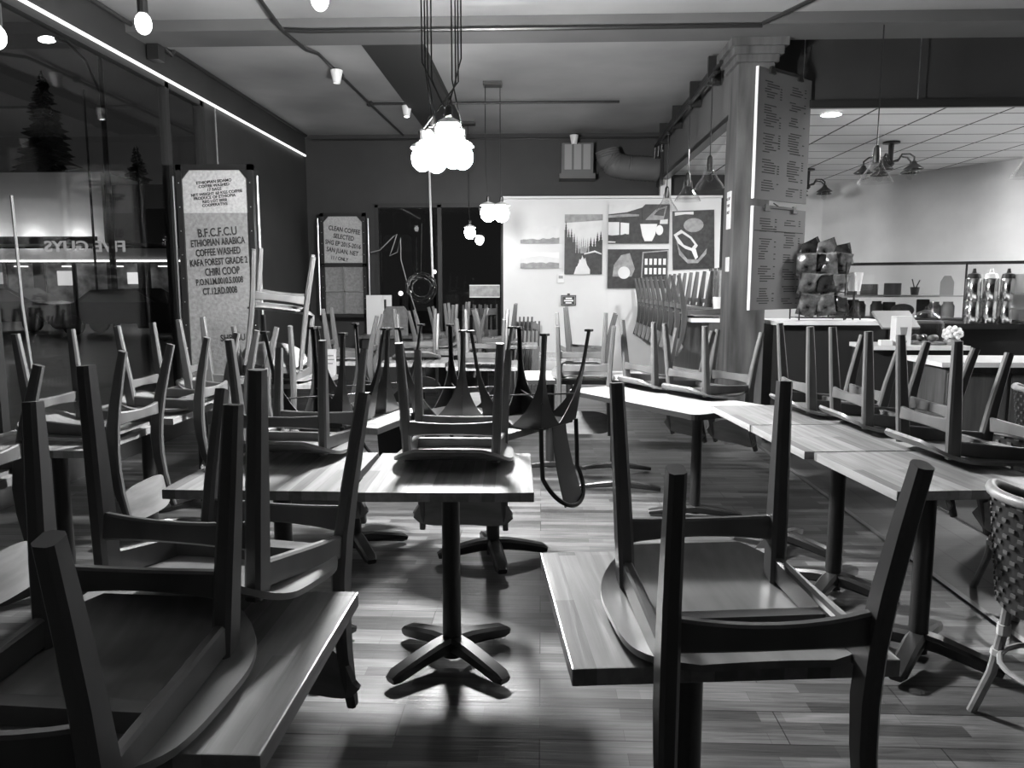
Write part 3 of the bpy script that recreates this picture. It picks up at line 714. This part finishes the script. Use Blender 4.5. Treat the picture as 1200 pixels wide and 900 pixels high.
def puck(label, x, y, z, m='downl', r=.08):
    t = thing('downlight', label, 'light', (x, y, z)); MB().lathe([(r, -.012), (r, 0)], n=18).build('lens', M[m], t)
    MB().lathe([(r*1.15, -.014), (r*1.25, -.008), (r*1.25, .0), (r*1.15, .0)], n=18, cap=False).build('trim_ring', M['plasticw'], t); return t
puck('bright round downlight in the tiled kitchen ceiling', 2.66, 7.45, 3.004)
puck('added kitchen fill light hidden behind the upper menu board', 2.2, 8.7, 3.004, 'fillk')  # this and the next downlights are added, out of view, to brighten the kitchen
puck('added kitchen fill light, unseen past the right picture edge over the cabinet', 5.05, 7.5, 3.004, 'fillk')
puck('added kitchen fill light, unseen past the right picture edge beyond the first', 5.6, 7.45, 3.004, 'fillk')
puck('added kitchen fill light, unseen, farthest past the right picture edge', 6.2, 7.45, 3.004, 'fillk')
spot('lit spotlight on the dark ceiling at the top right', 4.33, 6.95, 3.59, True)
for x, y in ((3.3, 7.16), (4.5, 7.16), (2.3, 7.16)):
    tag(MB().tube([(x, y, 3.06), (x, y, ZC)], .004, 6).build('hanger_wire', M['steel']), {3.3: 'thin wire holding up the tiled ceiling edge right of the glass pendant', 4.5: 'thin wire holding up the tiled ceiling edge near the right border', 2.3: 'thin wire holding up the tiled ceiling edge just right of the column'}[x], 'wire')

# ------------------------------------------------------------------ conduits, vent, duct
def pipe(label, paths, r=.014, m='black', name='conduit', clamps=()):
    t = thing(name, label, 'pipe')
    for p in paths: MB().tube(p, r, 8).build('pipe_run', M[m], t, smooth=True)
    for c in clamps: MB().box(c[0], c[1]).build('clamp', M[m], t)
    return t
pipe('dark pipe running across the whole ceiling beam', [[(-2.1, 6.52, 3.5), (-1.9, 6.52, 3.49), (1.75, 6.52, 3.49)], [(1.75, 6.5, 3.5), (2.2, 5.8, 3.57), (2.5, 4.5, 3.57)]], .017)
pipe('kinked pipe running down the left part of the ceiling', [[(-2.12, 5.9, 3.57), (-2.12, 6.5, 3.49), (-2.09, 7.0, 3.49), (-2.09, 7.4, 3.57), (-2.05, 9.4, 3.57), (-2.0, 11.3, 3.57)], [(-2.05, 9.4, 3.57), (.9, 9.4, 3.57)]], .016, clamps=(((-2.05, 9.4, 3.57), (.06, .08, .05)), ((-2.08, 8.2, 3.57), (.05, .05, .05))))
pipe('thin pipe along the foot of the ceiling at the dark end wall', [[(-3.3, 11.25, 3.5), (1.68, 11.25, 3.5)]], .014)
pipe('dark pipe along the corner of ceiling and left wall', [[(XL+.05, 2.5, 3.57), (XL+.05, 7.0, 3.57), (XL+.09, 7.15, 3.5), (XL+.05, 7.3, 3.57), (XL+.05, 11.3, 3.57)]], .018, clamps=(((XL+.07, 6.9, 3.48), (.1, .12, .2)),))
ladder = pipe('bundle of three clamped pipes along the bulkhead beside the column', [[(1.66-.05*k, 7.3, 3.52-.09*k), (1.66-.05*k, 11.0, 3.52-.09*k), (1.66-.05*k, 11.06, 3.3-.09*k)] for k in range(3)], .02, clamps=[((1.61, y, 3.43), (.12, .05, .26)) for y in (7.6, 8.5, 9.6, 10.6)])
v = thing('air_vent', 'pale louvred air vent box on the dark end wall', 'vent', (.49, 11.2, 3.19))
MB().box((0, 0, 0), (.44, .3, .42)).box((0, -.0, -.24), (.5, .36, .07)).build('housing', M['beam'], v)
for k in range(3): MB().box((-.13+.13*k, -.155, .02), (.1, .012, .34)).build('louvre', M['plasticg'], v)
d = thing('flexible_duct', 'fat flexible duct curving along the dark end wall', 'duct', (0, 0, 0))
pts = [(1.62, 11.15, 3.05), (1.4, 11.13, 3.06), (1.2, 11.12, 3.07), (1.02, 11.1, 3.1), (.93, 11.1, 3.2), (.9, 11.1, 3.32)]
dense = []
for i in range(len(pts)-1):
    for k in range(8): dense.append(Vector(pts[i]).lerp(Vector(pts[i+1]), k/8))
MB().tube(dense, [.165+.008*(i % 2) for i in range(len(dense))], 16).build('duct_hose', M['beam'], d, smooth=True)
MB().box((1.66, 11.2, 3.05), (.05, .3, .45)).build('collar', M['black'], d)

# ------------------------------------------------------------------ service counter and kitchen
ct = thing('service_counter', 'service counter with pale slab top and dark front right of the column', 'counter', (0, 0, 0))
MB().box((2.6, 7.22, 1.1), (1.06, .6, .036), bev=.003).build('countertop', M['marble'], ct)
MB().box((2.6, 7.28, .54), (1.0, .46, 1.08)).build('front_panel', M['dim'], ct)
rs = thing('register_shelf', 'lower shelf counter with pale edge below the payment tablet', 'counter', (0, 0, 0))
MB().box((3.12, 6.66, .92), (.8, .46, .035)).build('shelf_top', M['marble'], rs)
MB().box((3.12, 6.7, .45), (.76, .36, .9)).build('body', M['dim'], rs)
MB().box((3.95, 7.45, 1.06), (1.55, .5, .05)).build('upper_ledge', M['edge'], rs)
MB().box((3.95, 7.6, .52), (1.5, .2, 1.03)).build('back_panel', M['dim'], rs)
cb = thing('wooden_cabinet', 'low wooden cabinet with pale top at the right edge behind the chairs', 'cabinet', (0, 0, 0))
MB().box((3.65, 5.95, .86), (1.5, .6, .035)).build('cabinet_top', M['marble'], cb)
MB().box((3.67, 5.98, .42), (1.4, .5, .84)).build('body', M['cab'], cb)
for k in range(3): MB().box((3.2+.46*k, 5.725, .42), (.43, .014, .74)).build('door', M['cab'], cb)
pt = thing('payment_tablet', 'tilted payment tablet on a stand at the counter end', 'tablet', (3.05, 6.72, .938))
MB().box((0, .04, .2), (.34, .02, .22), rot=Euler((R(-52), 0, R(8)))).build('screen', M['plasticg'], pt)
MB().box((0, .03, .09), (.08, .08, .18)).build('stand', M['black'], pt); MB().box((0, 0, .01), (.2, .18, .02)).build('base', M['black'], pt)
tj = thing('tip_box', 'small white box with a printed cup in front of the tablet', 'box', (3.0, 6.54, .938))
MB().box((0, 0, .12), (.13, .1, .24), bev=.004).build('box_body', M['plasticw'], tj)
MB().prism([(-.03, .15), (-.022, .08), (.022, .08), (.03, .15)], -.053, -.05, 'y').build('printed_cup', M['plasticg'], tj)
tag(MB().box((2.86, 6.5, .96), (.1, .06, .045), bev=.008).build('soap_bar_box', M['plasticw']), 'tiny white carton on the shelf below the tablet', 'box')
dm = thing('cake_dome', 'clear glass cake dome with pastries on the register shelf', 'cake stand', (3.26, 6.66, .938))
MB().lathe([(.0, .0), (.16, .0), (.17, .015), (.0, .02)], n=24, cap=False).build('plate', M['plasticg'], dm, smooth=True)
MB().lathe([(.15, .02), (.15, .1), (.14, .18), (.1, .25), (.03, .285), (.0, .287)], n=26, cap=False).build('glass_cover', M['clear'], dm, smooth=True)
MB().ball((0, 0, .3), .018, 10, 8).build('knob', M['clear'], dm, smooth=True)
for k in range(5): tag(MB().ball((3.26+.075*math.cos(k*1.26), 6.66+.075*math.sin(k*1.26), .99), .036, 10, 8, sc=(1, 1, .8)).build('pastry', M['bagm' if k % 2 else 'cab'], smooth=True), 'round pastry under the glass cake dome', 'pastry', 'pastries under the dome')
cp = thing('candy_mound', 'mound of small white balls on the register shelf', 'sweets', (3.43, 6.55, .938))
MB().lathe([(.05, 0), (.065, .03), (.06, .05)], n=14).build('dish', M['plasticg'], cp)
b = MB()
for k in range(26):
    ph = math.acos(1-1.5*(k+.5)/26); a = k*2.4; b.ball((.065*math.sin(ph)*math.cos(a), .065*math.sin(ph)*math.sin(a), .09+.055*math.cos(ph)), .02, 8, 6)
bo = b.build('white_balls', M['plasticw'], cp, smooth=True); bo['kind'] = 'stuff'
# chips rack
rk = thing('wire_rack', 'wire rack of snack bags on the service counter', 'rack', (2.53, 7.2, 1.12))
r_ = MB()
for sx in (-1, 1):
    for sy in (-1, 1): r_.tube([(sx*.2, sy*.13, 0), (sx*.2, sy*.13, .52)], .007, 6)
r_.build('posts', M['black'], rk)
for z in (.02, .2, .38):
    s_ = MB()
    for k in range(9): s_.tube([(-.2+.05*k, -.13, z), (-.2+.05*k, .13, z)], .004, 5)
    s_.tube([(-.2, -.13, z+.05), (.2, -.13, z+.05)], .005, 5).tube([(-.2, -.13, z), (.2, -.13, z)], .005, 5)
    s_.build('shelf', M['black'], rk)
def bag(label, loc, rot, m, s=1., grp='snack bags on the wire rack'):
    t = thing('snack_bag', label, 'snack bag', loc, rot, grp)
    def f(u, v, k):
        x = (2*u-1)*.085*s; z = v*.2*s; e = (1-(2*u-1)**2)*math.sin(PI*min(1, max(0, v)))**.7
        return (x, k*(.035*s*e+.001)+.006*math.sin(9*u+7*v), z)
    b = MB(); b.grid(lambda u, v: f(u, v, 1), 8, 8); b.grid(lambda u, v: f(u, v, -1), 8, 8); b.build('pouch', M[m], t, smooth=True, weld=True)
    MB().box((0, 0, .2*s), (.172*s, .006, .02*s)).build('crimped_seal', M['bagl'], t)
    return t
rb = random.Random(11); ord_ = {0: 'bottom', 1: 'middle', 2: 'top'}; pos = ['at the left', 'left of middle', 'right of middle', 'at the right']
for lv, z in enumerate((.03, .21, .39)):
    for k in range(4):
        bag(f'snack bag on the {ord_[lv]} shelf of the wire rack, {pos[k]}', (2.53-.15+.1*k, 7.09+.04*(k % 2), 1.12+z+rb.uniform(0, .02)), (R(rb.uniform(4, 22)), R(rb.uniform(-14, 14)), R(rb.uniform(-35, 35))), ('bagd', 'bagl', 'bagm')[(k+lv) % 3 if lv != 0 else (0 if k % 2 else 2)], .98)
lp = thing('paper_cup_stand', 'white tapered cup upside down on a thin dark stand beside the snack rack', 'cup', (2.86, 7.2, 1.12))
MB().tube([(0, 0, 0), (0, 0, .3)], .01, 8).tube([(-.07, 0, 0), (0, 0, .14), (.07, 0, 0)], .008, 6).build('stand', M['black'], lp)
MB().lathe([(.05, .26), (.07, .43), (.066, .43), (.047, .262)], n=18, cap=False).build('cup_body', M['plasticw'], lp, smooth=True)
for k, (dx, dz, ry, lb) in enumerate(((-.12, .585, 62, 'snack bag lying on top of the rack pile, leftmost'), (.0, .6, 70, 'snack bag lying on top of the rack pile, in the middle'), (.12, .575, 78, 'snack bag flopping over the right end of the rack top'))):
    bag(lb, (2.53+dx-.08, 7.18, 1.12+dz-.02), (R(14), R(ry), R(12-10*k)), ('bagd', 'bagl', 'bagd')[k], 1.1, 'snack bags on top of the rack')
# display case
ca = math.atan2(7.05-8.3, 4.55-3.05)
ds = thing('display_case', 'long glass display case with shelves on the back counter', 'display case', (3.75, 7.75, 1.09), (0, 0, R(-26)))
MB().box((0, 0, .56), (1.75, .025, .02)).box((0, .4, .56), (1.75, .025, .02)).build('top_rail', M['black'], ds)
for x in (-.86, .35, .86): MB().box((x, 0, .28), (.018, .018, .56)).build('frame_post', M['black'], ds)

MB().box((0, .0, .28), (1.7, .006, .52)).build('front_glass', M['clear'], ds)
MB().box((0, .2, .24), (1.7, .36, .012)).build('shelf', M['plasticg'], ds)
MB().box((0, .2, .01), (1.72, .42, .02)).build('case_floor', M['edge'], ds)
cs_, sn_ = math.cos(R(-26)), math.sin(R(-26))
def inc(name, label, cat, x, y, z, mb, m, grp, **k):
    o = mb.build(name, M[m], None, **k); o.location = (3.75+x*cs_-y*sn_, 7.75+x*sn_+y*cs_, 1.09+z); o.rotation_euler = (0, 0, R(-26)); return tag(o, label, cat, grp)
rc = random.Random(21)
for k, (x, lb) in enumerate(((-.7, 'dark loaf box on the case shelf at the left end'), (-.5, 'dark basket on the case shelf second from the left'), (-.28, 'small dark crate on the case shelf next to the spoon cup'))):
    inc('food_box', lb, 'box', x, .2, .246, MB().box((0, 0, .05), (.16, .2, .1+.02*k), bev=.01), 'cab', None)
inc('spoon_cup', 'dark cup of spoons on the case shelf', 'cup', -.08, .2, .246, MB().lathe([(.035, 0), (.045, .08), (.04, .08)], n=14).tube([(0, 0, .05), (.04, .0, .15)], .006, 5).tube([(0, 0, .05), (-.03, .0, .16)], .006, 5), 'black', None)
inc('paper_bag', 'pale house-shaped bag on the case shelf', 'bag', .2, .2, .246, MB().prism([(-.06, 0), (-.06, .13), (-.03, .19), (.03, .19), (.06, .13), (.06, 0)], -.03, .03, 'y'), 'plasticg', None)
for k, (x, lb) in enumerate(((-.74, 'jar in the case below the shelf, leftmost'), (-.58, 'jar in the case below the shelf, second from left'), (-.42, 'jar in the case below the shelf, third from left'), (.1, 'jar in the case below the shelf, just left of the middle post'), (.22, 'jar in the case below the shelf, against the middle post'))):
    inc('food_jar', lb, 'jar', x, .18, .022, MB().lathe([(.055, 0), (.06, .02), (.06, .12), (.045, .14), (.045, .16)], n=14), ('plasticg', 'bagm', 'cab', 'bagl', 'plasticg')[k], 'jars in the display case', smooth=True)
for k, (x, lb, hh) in enumerate(((-.8, 'dark tin in the lower case at its left end', .14), (-.66, 'second dark tin from the left in the lower case', .17), (-.31, 'dark tin behind the loaf in the lower case', .15), (.0, 'dark tin right of the loaf in the lower case', .18), (.47, 'dark tin just right of the middle case post', .2), (.62, 'dark tin at the right end of the lower case', .2))):
    inc('cake_tin', lb, 'tin', x, .31, .022, MB().box((0, 0, hh/2), (.12, .1, hh), bev=.012), 'dim' if k % 2 else 'cab', 'dark tins in the display case')
inc('bread_pile', 'pale loaf of bread leaning in the case under the shelf', 'bread', -.18, .18, .022, MB().ball((0, 0, .07), .07, 14, 10, sc=(1.6, 1, .95)), 'seatwood', None, smooth=True)
for k, lb in enumerate(('tall polished steel canister, left one of three on the ledge', 'tall polished steel canister, middle one of three on the ledge', 'tall polished steel canister, right one of three on the ledge')):
    t = thing('steel_canister', lb, 'canister', (3.98+.155*k, 7.3, 1.086), group='steel canisters on the ledge')
    MB().lathe([(.062, 0), (.065, .01), (.065, .2), (.062, .205), (.065, .21), (.065, .4), (.06, .41)], n=20).build('cylinder_body', M['chrome'], t, smooth=True)
    MB().lathe([(.06, .41), (.05, .45), (.02, .46), (.012, .5)], n=16).build('lid', M['plasticw' if k == 1 else 'black'], t, smooth=True)
em = thing('coffee_grinder', 'boxy steel coffee machine at the right edge behind the counter', 'coffee machine', (4.47, 7.12, 1.086))
MB().box((0, 0, .2), (.36, .4, .14), bev=.01).box((0, .1, .1), (.34, .2, .2)).build('body', M['steel'], em)
MB().box((0, 0, .36), (.3, .34, .18), bev=.01).build('upper_housing', M['plasticg'], em); MB().box((0, -.02, .02), (.36, .4, .03)).build('drip_tray', M['chrome'], em)
for k in range(4): MB().lathe([(.014, 0), (.014, .02)], n=8).build('button', M['black'], em, loc=(-.12+.08*k, -.2, .2), rot=(R(90), 0, 0))
# tiled backsplash shelf behind the case
sh = thing('back_shelf', 'dark wall shelf seen through the display case', 'shelf', (0, 0, 0))
MB().box((4.2, 9.9, 1.3), (1.7, .3, .03), rz=a).build('board', M['cab'], sh)
# objects on the bar near the column
for k, (x, y, lb) in enumerate(((1.72, 7.62, 'white paper cup stack at the column end of the bar'),)):
    tag(MB().lathe([(.035, 0), (.05, .2), (.047, .2)], c=(x, y, 1.12), n=16).build('paper_cup', M['plasticw'], smooth=True), lb, 'cup')
rl_ = ['leftmost', 'second', 'third', 'rightmost']
for k in range(4):
    t = thing('paper_roll', f'tall wrapped roll standing at the back of the bar, {rl_[k]} of four', 'roll', (1.8, 7.75+.2*k, 1.12), group='tall rolls at the back of the bar')
    MB().lathe([(.045, 0), (.045, .46)], n=12).build('roll', M[('pic_m', 'bagl', 'pic_d', 'pic_l')[k]], t, smooth=True); MB().lathe([(.02, .46), (.02, .49)], n=8).build('core', M['cab'], t)

# ------------------------------------------------------------------ back window corner
rod = tag(MB().tube([(-1.58, 11.2, 1.42), (-1.62, 11.2, 3.6)], .016, 8).build('bright_rod', M['plasticw'], smooth=True), 'slim bright vertical rod in front of the dark back window', 'rod')
ch = thing('wire_wreath', 'dark twiggy wreath hanging in front of the back window', 'wreath', (-1.72, 11.0, 1.4))
b = MB(); rw = random.Random(4)
for k in range(26):
    a0 = rw.uniform(0, 6.28); rr = rw.uniform(.12, .24); tl = rw.uniform(-.7, .7)
    b.tube([(rr*math.cos(a0+q*.5), .1*math.sin(a0*3+q)*tl, rr*math.sin(a0+q*.5)) for q in range(6)], .009, 5)
b.build('twigs', M['black'], ch); MB().tube([(0, 0, .2), (.02, 0, .9)], .004, 5).build('hanging_wire', M['black'], ch)
for k in range(7): MB().ball((.2*math.cos(k*.9), -.06, .2*math.sin(k*.9)), .014, 8, 6).build('glass_bead', M['chrome'], ch, smooth=True)
lb = thing('sign_box', 'pale rectangular sign box low in front of the back window', 'sign', (-.83, 11.25, 1.35))
MB().box((0, 0, 0), (.44, .06, .17)).build('face', M['pic_m'], lb); MB().box((0, -.03, .085), (.44, .012, .012)).box((0, -.03, -.085), (.44, .012, .012)).build('rim', M['plasticw'], lb)
wbd = thing('white_panel', 'white upright board in front of the back window, beside the sack frame', 'board', (-2.3, 10.85, .746))
MB().box((0, 0, .27), (.36, .02, .56)).build('board', M['plasticw'], wbd); MB().box((.09, -.012, .4), (.03, .006, .18)).build('handle_slot', M['black'], wbd)
cbd = thing('wooden_board', 'pale wooden board with clipped corners in front of the white board', 'board', (-2.02, 10.6, .746))
MB().prism([(-.17, 0), (-.17, .33), (-.12, .4), (.12, .4), (.17, .33), (.17, 0)], -.012, .012, 'y').build('board', M['seatwood'], cbd)
sd = thing('side_bench', 'long low counter under the back window', 'counter', (0, 0, 0))
MB().box((-1.85, 10.75, .725), (1.4, .5, .04)).build('bench_top', M['cab'], sd); MB().box((-1.85, 10.8, .35), (1.3, .4, .7)).build('body', M['dim'], sd)
sc_ = thing('display_card', 'small pale printed card standing among the chairs at the left', 'card', (-1.62, 5.75, .752), (R(-8), 0, R(6)))
MB().box((0, 0, .1), (.12, .012, .2)).build('card', M['paper'], sc_)
MB().box((0, -.0065, .15), (.08, .002, .01)).box((0, -.0065, .12), (.09, .002, .008)).box((0, -.0065, .09), (.07, .002, .008)).build('printed_text', M['menuink'], sc_)
tag(MB().tube([(-3.38, 8.1, 3.25), (-3.38, 8.12, 2.2), (-3.36, 8.1, 1.9), (-3.3, 8.1, 1.25)], .007, 6).build('hanging_cable', M['plasticg'], smooth=True), 'thin cable hanging from the light strip past the tall sack frame', 'cable')
tag(MB().tube([(-3.38, 4.88, 2.0), (-3.38, 4.9, 1.3), (-3.36, 4.92, .85)], .01, 6).build('hanging_cable', M['plasticg'], smooth=True), 'pale cable hanging at the far left edge of the window', 'cable')
tag(MB().box((3.42, 3.1, .006), (1.7, 4.0, .012), bev=.004).build('floor_mat', mat('rubber_mat', .02, .8, noise=.3, nscale=40)), 'dark rubber floor mat at the lower right', 'mat')

# ------------------------------------------------------------------ street outside the left window
struct('street', MB().box((-16, 22, -.12), (25, 50, .04)).box((2, 17, -.12), (11, 9, .04)), M['asphalt'])
fs = thing('restaurant_building', 'lit restaurant storefront across the street with a glowing facade', 'building', (-17.5, 32, 0))
MB().box((-4.6, 1.5, 4.65), (7.6, 3, 2.9)).build('upper_facade', M['white'], fs)
MB().box((4.2, 1.6, 4.4), (9.9, 3, 2.4)).build('dark_facade', M['dim'], fs)
for k in range(4): MB().ball((-7.6+1.9*k, -.55, 3.3), .09, 10, 8).build('added_flood_lamp', emit('added_flood_glow_%d' % k, 110), fs)  # flood lamps added out of sight to make the facade glow
MB().box((-4.7, -.72, 3.28), (8.0, .04, .3)).build('added_lamp_screen', M['dim'], fs)  # screen added to hide the glare of the flood lamps
MB().box((0, .0, 2.72), (17, .3, .5)).build('sign_band', M['plasticg'], fs)
MB().box((0, -.2, 2.45), (16.6, .06, .07)).build('light_strip', emit('street_led', 3.), fs)
MB().box((0, 1.4, 1.2), (17, .1, 2.4)).build('shop_interior', mat('shop_wall', .3, .7, noise=.6, nscale=2.5), fs)
f = MB()
for k in range(12): f.box((-8.2+1.5*k, 0, 1.2), (.14 if k % 3 else .5, .12, 2.4))
f.build('pillars', M['dim'], fs)
for k in range(5): MB().box((-6.2+3.1*k, .9, 1.75), (.8, .1, .5+.12*(k % 2))).build('lit_poster', emit('poster_glow_%d' % k, .35+.25*(k % 3)), fs)
for k in range(7): MB().box((-7+2.1*k, .6, 2.25), (.5, .2, .05)).build('shop_lamp', emit('shop_lamp_%d' % k, 1.6), fs)
for x in (-1.2, 6.6): 
    tx = text('sign_lettering', 'FIVE GUYS', .62, emit('sign_glow', .3) if x < 0 else M['pic_l'], fs, (x, -.78, 3.0), (R(90), 0, 0), ext=.02); tx.scale = (-1.2, 1, 1)
def tree(label, x, y, h, r, n=240, seed=1):
    t = thing('conifer_tree', label, 'tree', (x, y, -.1)); rn = random.Random(seed)
    MB().lathe([(.16*h/10, 0), (.03, h*.97)], n=8).build('trunk', M['bark'], t)
    b = MB()
    for k in range(n):
        q = (k+.5)/n; z = h*(.12+.86*q); rad = r*(1-q)**.85*rn.uniform(.55, 1.05)+.12; a0 = rn.uniform(0, 2*PI)
        c, s_ = math.cos(a0), math.sin(a0)
        w = rad*.28
        p = [(0, 0, z+.12), (c*rad*.55-s_*w, s_*rad*.55+c*w, z-.1*rad), (c*rad, s_*rad, z-.22*rad), (c*rad*.55+s_*w, s_*rad*.55-c*w, z-.1*rad), (c*rad*.5, s_*rad*.5, z-.34*rad)]
        b.poly(p, [(0, 1, 2), (0, 2, 3), (1, 4, 2), (3, 2, 4), (0, 4, 1), (0, 3, 4)])
    b.build('foliage', M['leaf'], t); return t
tree('tall dark conifer across the street seen through the left window', -25.6, 40, 12.6, 3.2, 700, 2)
tree('dark conifer cut by the left picture edge', -31.2, 42, 10, 2.8, 500, 3)
tree('lower dark conifer behind the lamp post', -20.4, 39, 8.6, 2.4, 500, 5)
sl = thing('street_lamp', 'curved-arm street lamp with bright head outside the left window', 'street lamp', (-15.2, 27, -.1))
MB().lathe([(.12, 0), (.07, 11)], n=10).build('pole', M['black'], sl, smooth=True)
MB().tube([(0, 0, 8.0), (-.5, 0, 9.2), (-1.1, 0, 9.8), (-1.7, 0, 9.95)], .05, 8).build('arm', M['black'], sl, smooth=True)
MB().ball((-1.8, 0, 9.9), .18, 12, 8, sc=(1.7, 1, .6)).build('lamp_head', emit('street_lamp_glow', 18), sl, smooth=True)
tag(MB().lathe([(.05, 0), (.04, 9)], n=8).build('street_pole', M['black'], loc=(-17.6, 30, -.1)), 'thin utility pole behind the street lamp outside', 'pole')
def car(label, x, y, s=1.):
    t = thing('parked_car', label, 'car', (x, y, -.1), (0, 0, R(4)), 'parked cars outside the left window')
    prof = [(-2.1, .35), (-2.15, .7), (-2.0, .9), (-1.3, 1.0), (-.75, 1.4), (.7, 1.45), (1.45, 1.0), (2.05, .92), (2.15, .6), (2.1, .35)]
    MB().prism([(a_*s, b_*s) for a_, b_ in prof], -.85, .85, 'y').build('body', M['carp'], t)
    MB().prism([(a_*s, b_*s) for a_, b_ in ((-1.1, 1.02), (-.7, 1.34), (.65, 1.38), (1.2, 1.02))], -.87, .87, 'y').build('windows', M['black'], t)
    for wx in (-1.35, 1.35):
        for wy in (-.8, .8): MB().lathe([(.2, -.1), (.32, -.08), (.32, .08), (.2, .1)], n=16).build('wheel', M['tyre'], t, loc=(wx*s, wy, .32), rot=(R(90), 0, 0))
    MB().box((2.1*s, -.6, .68), (.08, .3, .14)).build('headlight', M['plasticw'], t)
    return t
car('dark parked car seen through the window, leftmost', -18.2, 25.5); car('dark parked car in the middle of those outside the window', -13.2, 24.2); car('dark parked car outside, rightmost beside the window post', -9.2, 22)
# distant lights beyond the back window
for k, (x, z, s_) in enumerate(((-3.3, 1.25, .055), (-3.1, 1.27, .055), (-2.5, 1.75, .05))):
    t = thing('street_light', ['left one of two distant lamps glowing through the back window', 'right one of two distant lamps glowing through the back window', 'distant lamp glowing higher up through the back window'][k], 'light', (x, 18, -.1))
    MB().ball((0, 0, z+.1), s_, 10, 8).build('lamp_globe', emit('distant_glow_%d' % k, 4), t, smooth=True)
    MB().lathe([(.04, 0), (.03, z)], n=8).build('post', M['black'], t)

# ------------------------------------------------------------------ world, camera, view
w = bpy.data.worlds.new('night'); C.world = w; w.use_nodes = True
bg = w.node_tree.nodes['Background']; bg.inputs[0].default_value = g(.015); bg.inputs[1].default_value = 1.
def lamp(name, loc, power, r=.1):
    l = bpy.data.lights.new(name, 'POINT'); l.energy = power; l.shadow_soft_size = r; l.color = (1, 1, 1)
    o = bpy.data.objects.new(name, l); COL.objects.link(o); o.location = loc; return o
cam = bpy.data.cameras.new('camera'); cam.lens = 27.; cam.sensor_width = 36.; cam.clip_start = .02; cam.clip_end = 200
co = bpy.data.objects.new('camera', cam); COL.objects.link(co); co.location = (0, 0, 1.43); co.rotation_euler = (R(90-7.3), 0, R(2.2)); C.camera = co
C.view_settings.view_transform = 'Standard'; C.view_settings.look = 'None'; C.view_settings.exposure = 0.; C.view_settings.gamma = 1.; C.view_settings.use_curve_mapping = False
C.cycles.use_denoising = True
C.cycles.max_bounces = 8; C.cycles.sample_clamp_indirect = 10.; C.cycles.use_light_tree = True
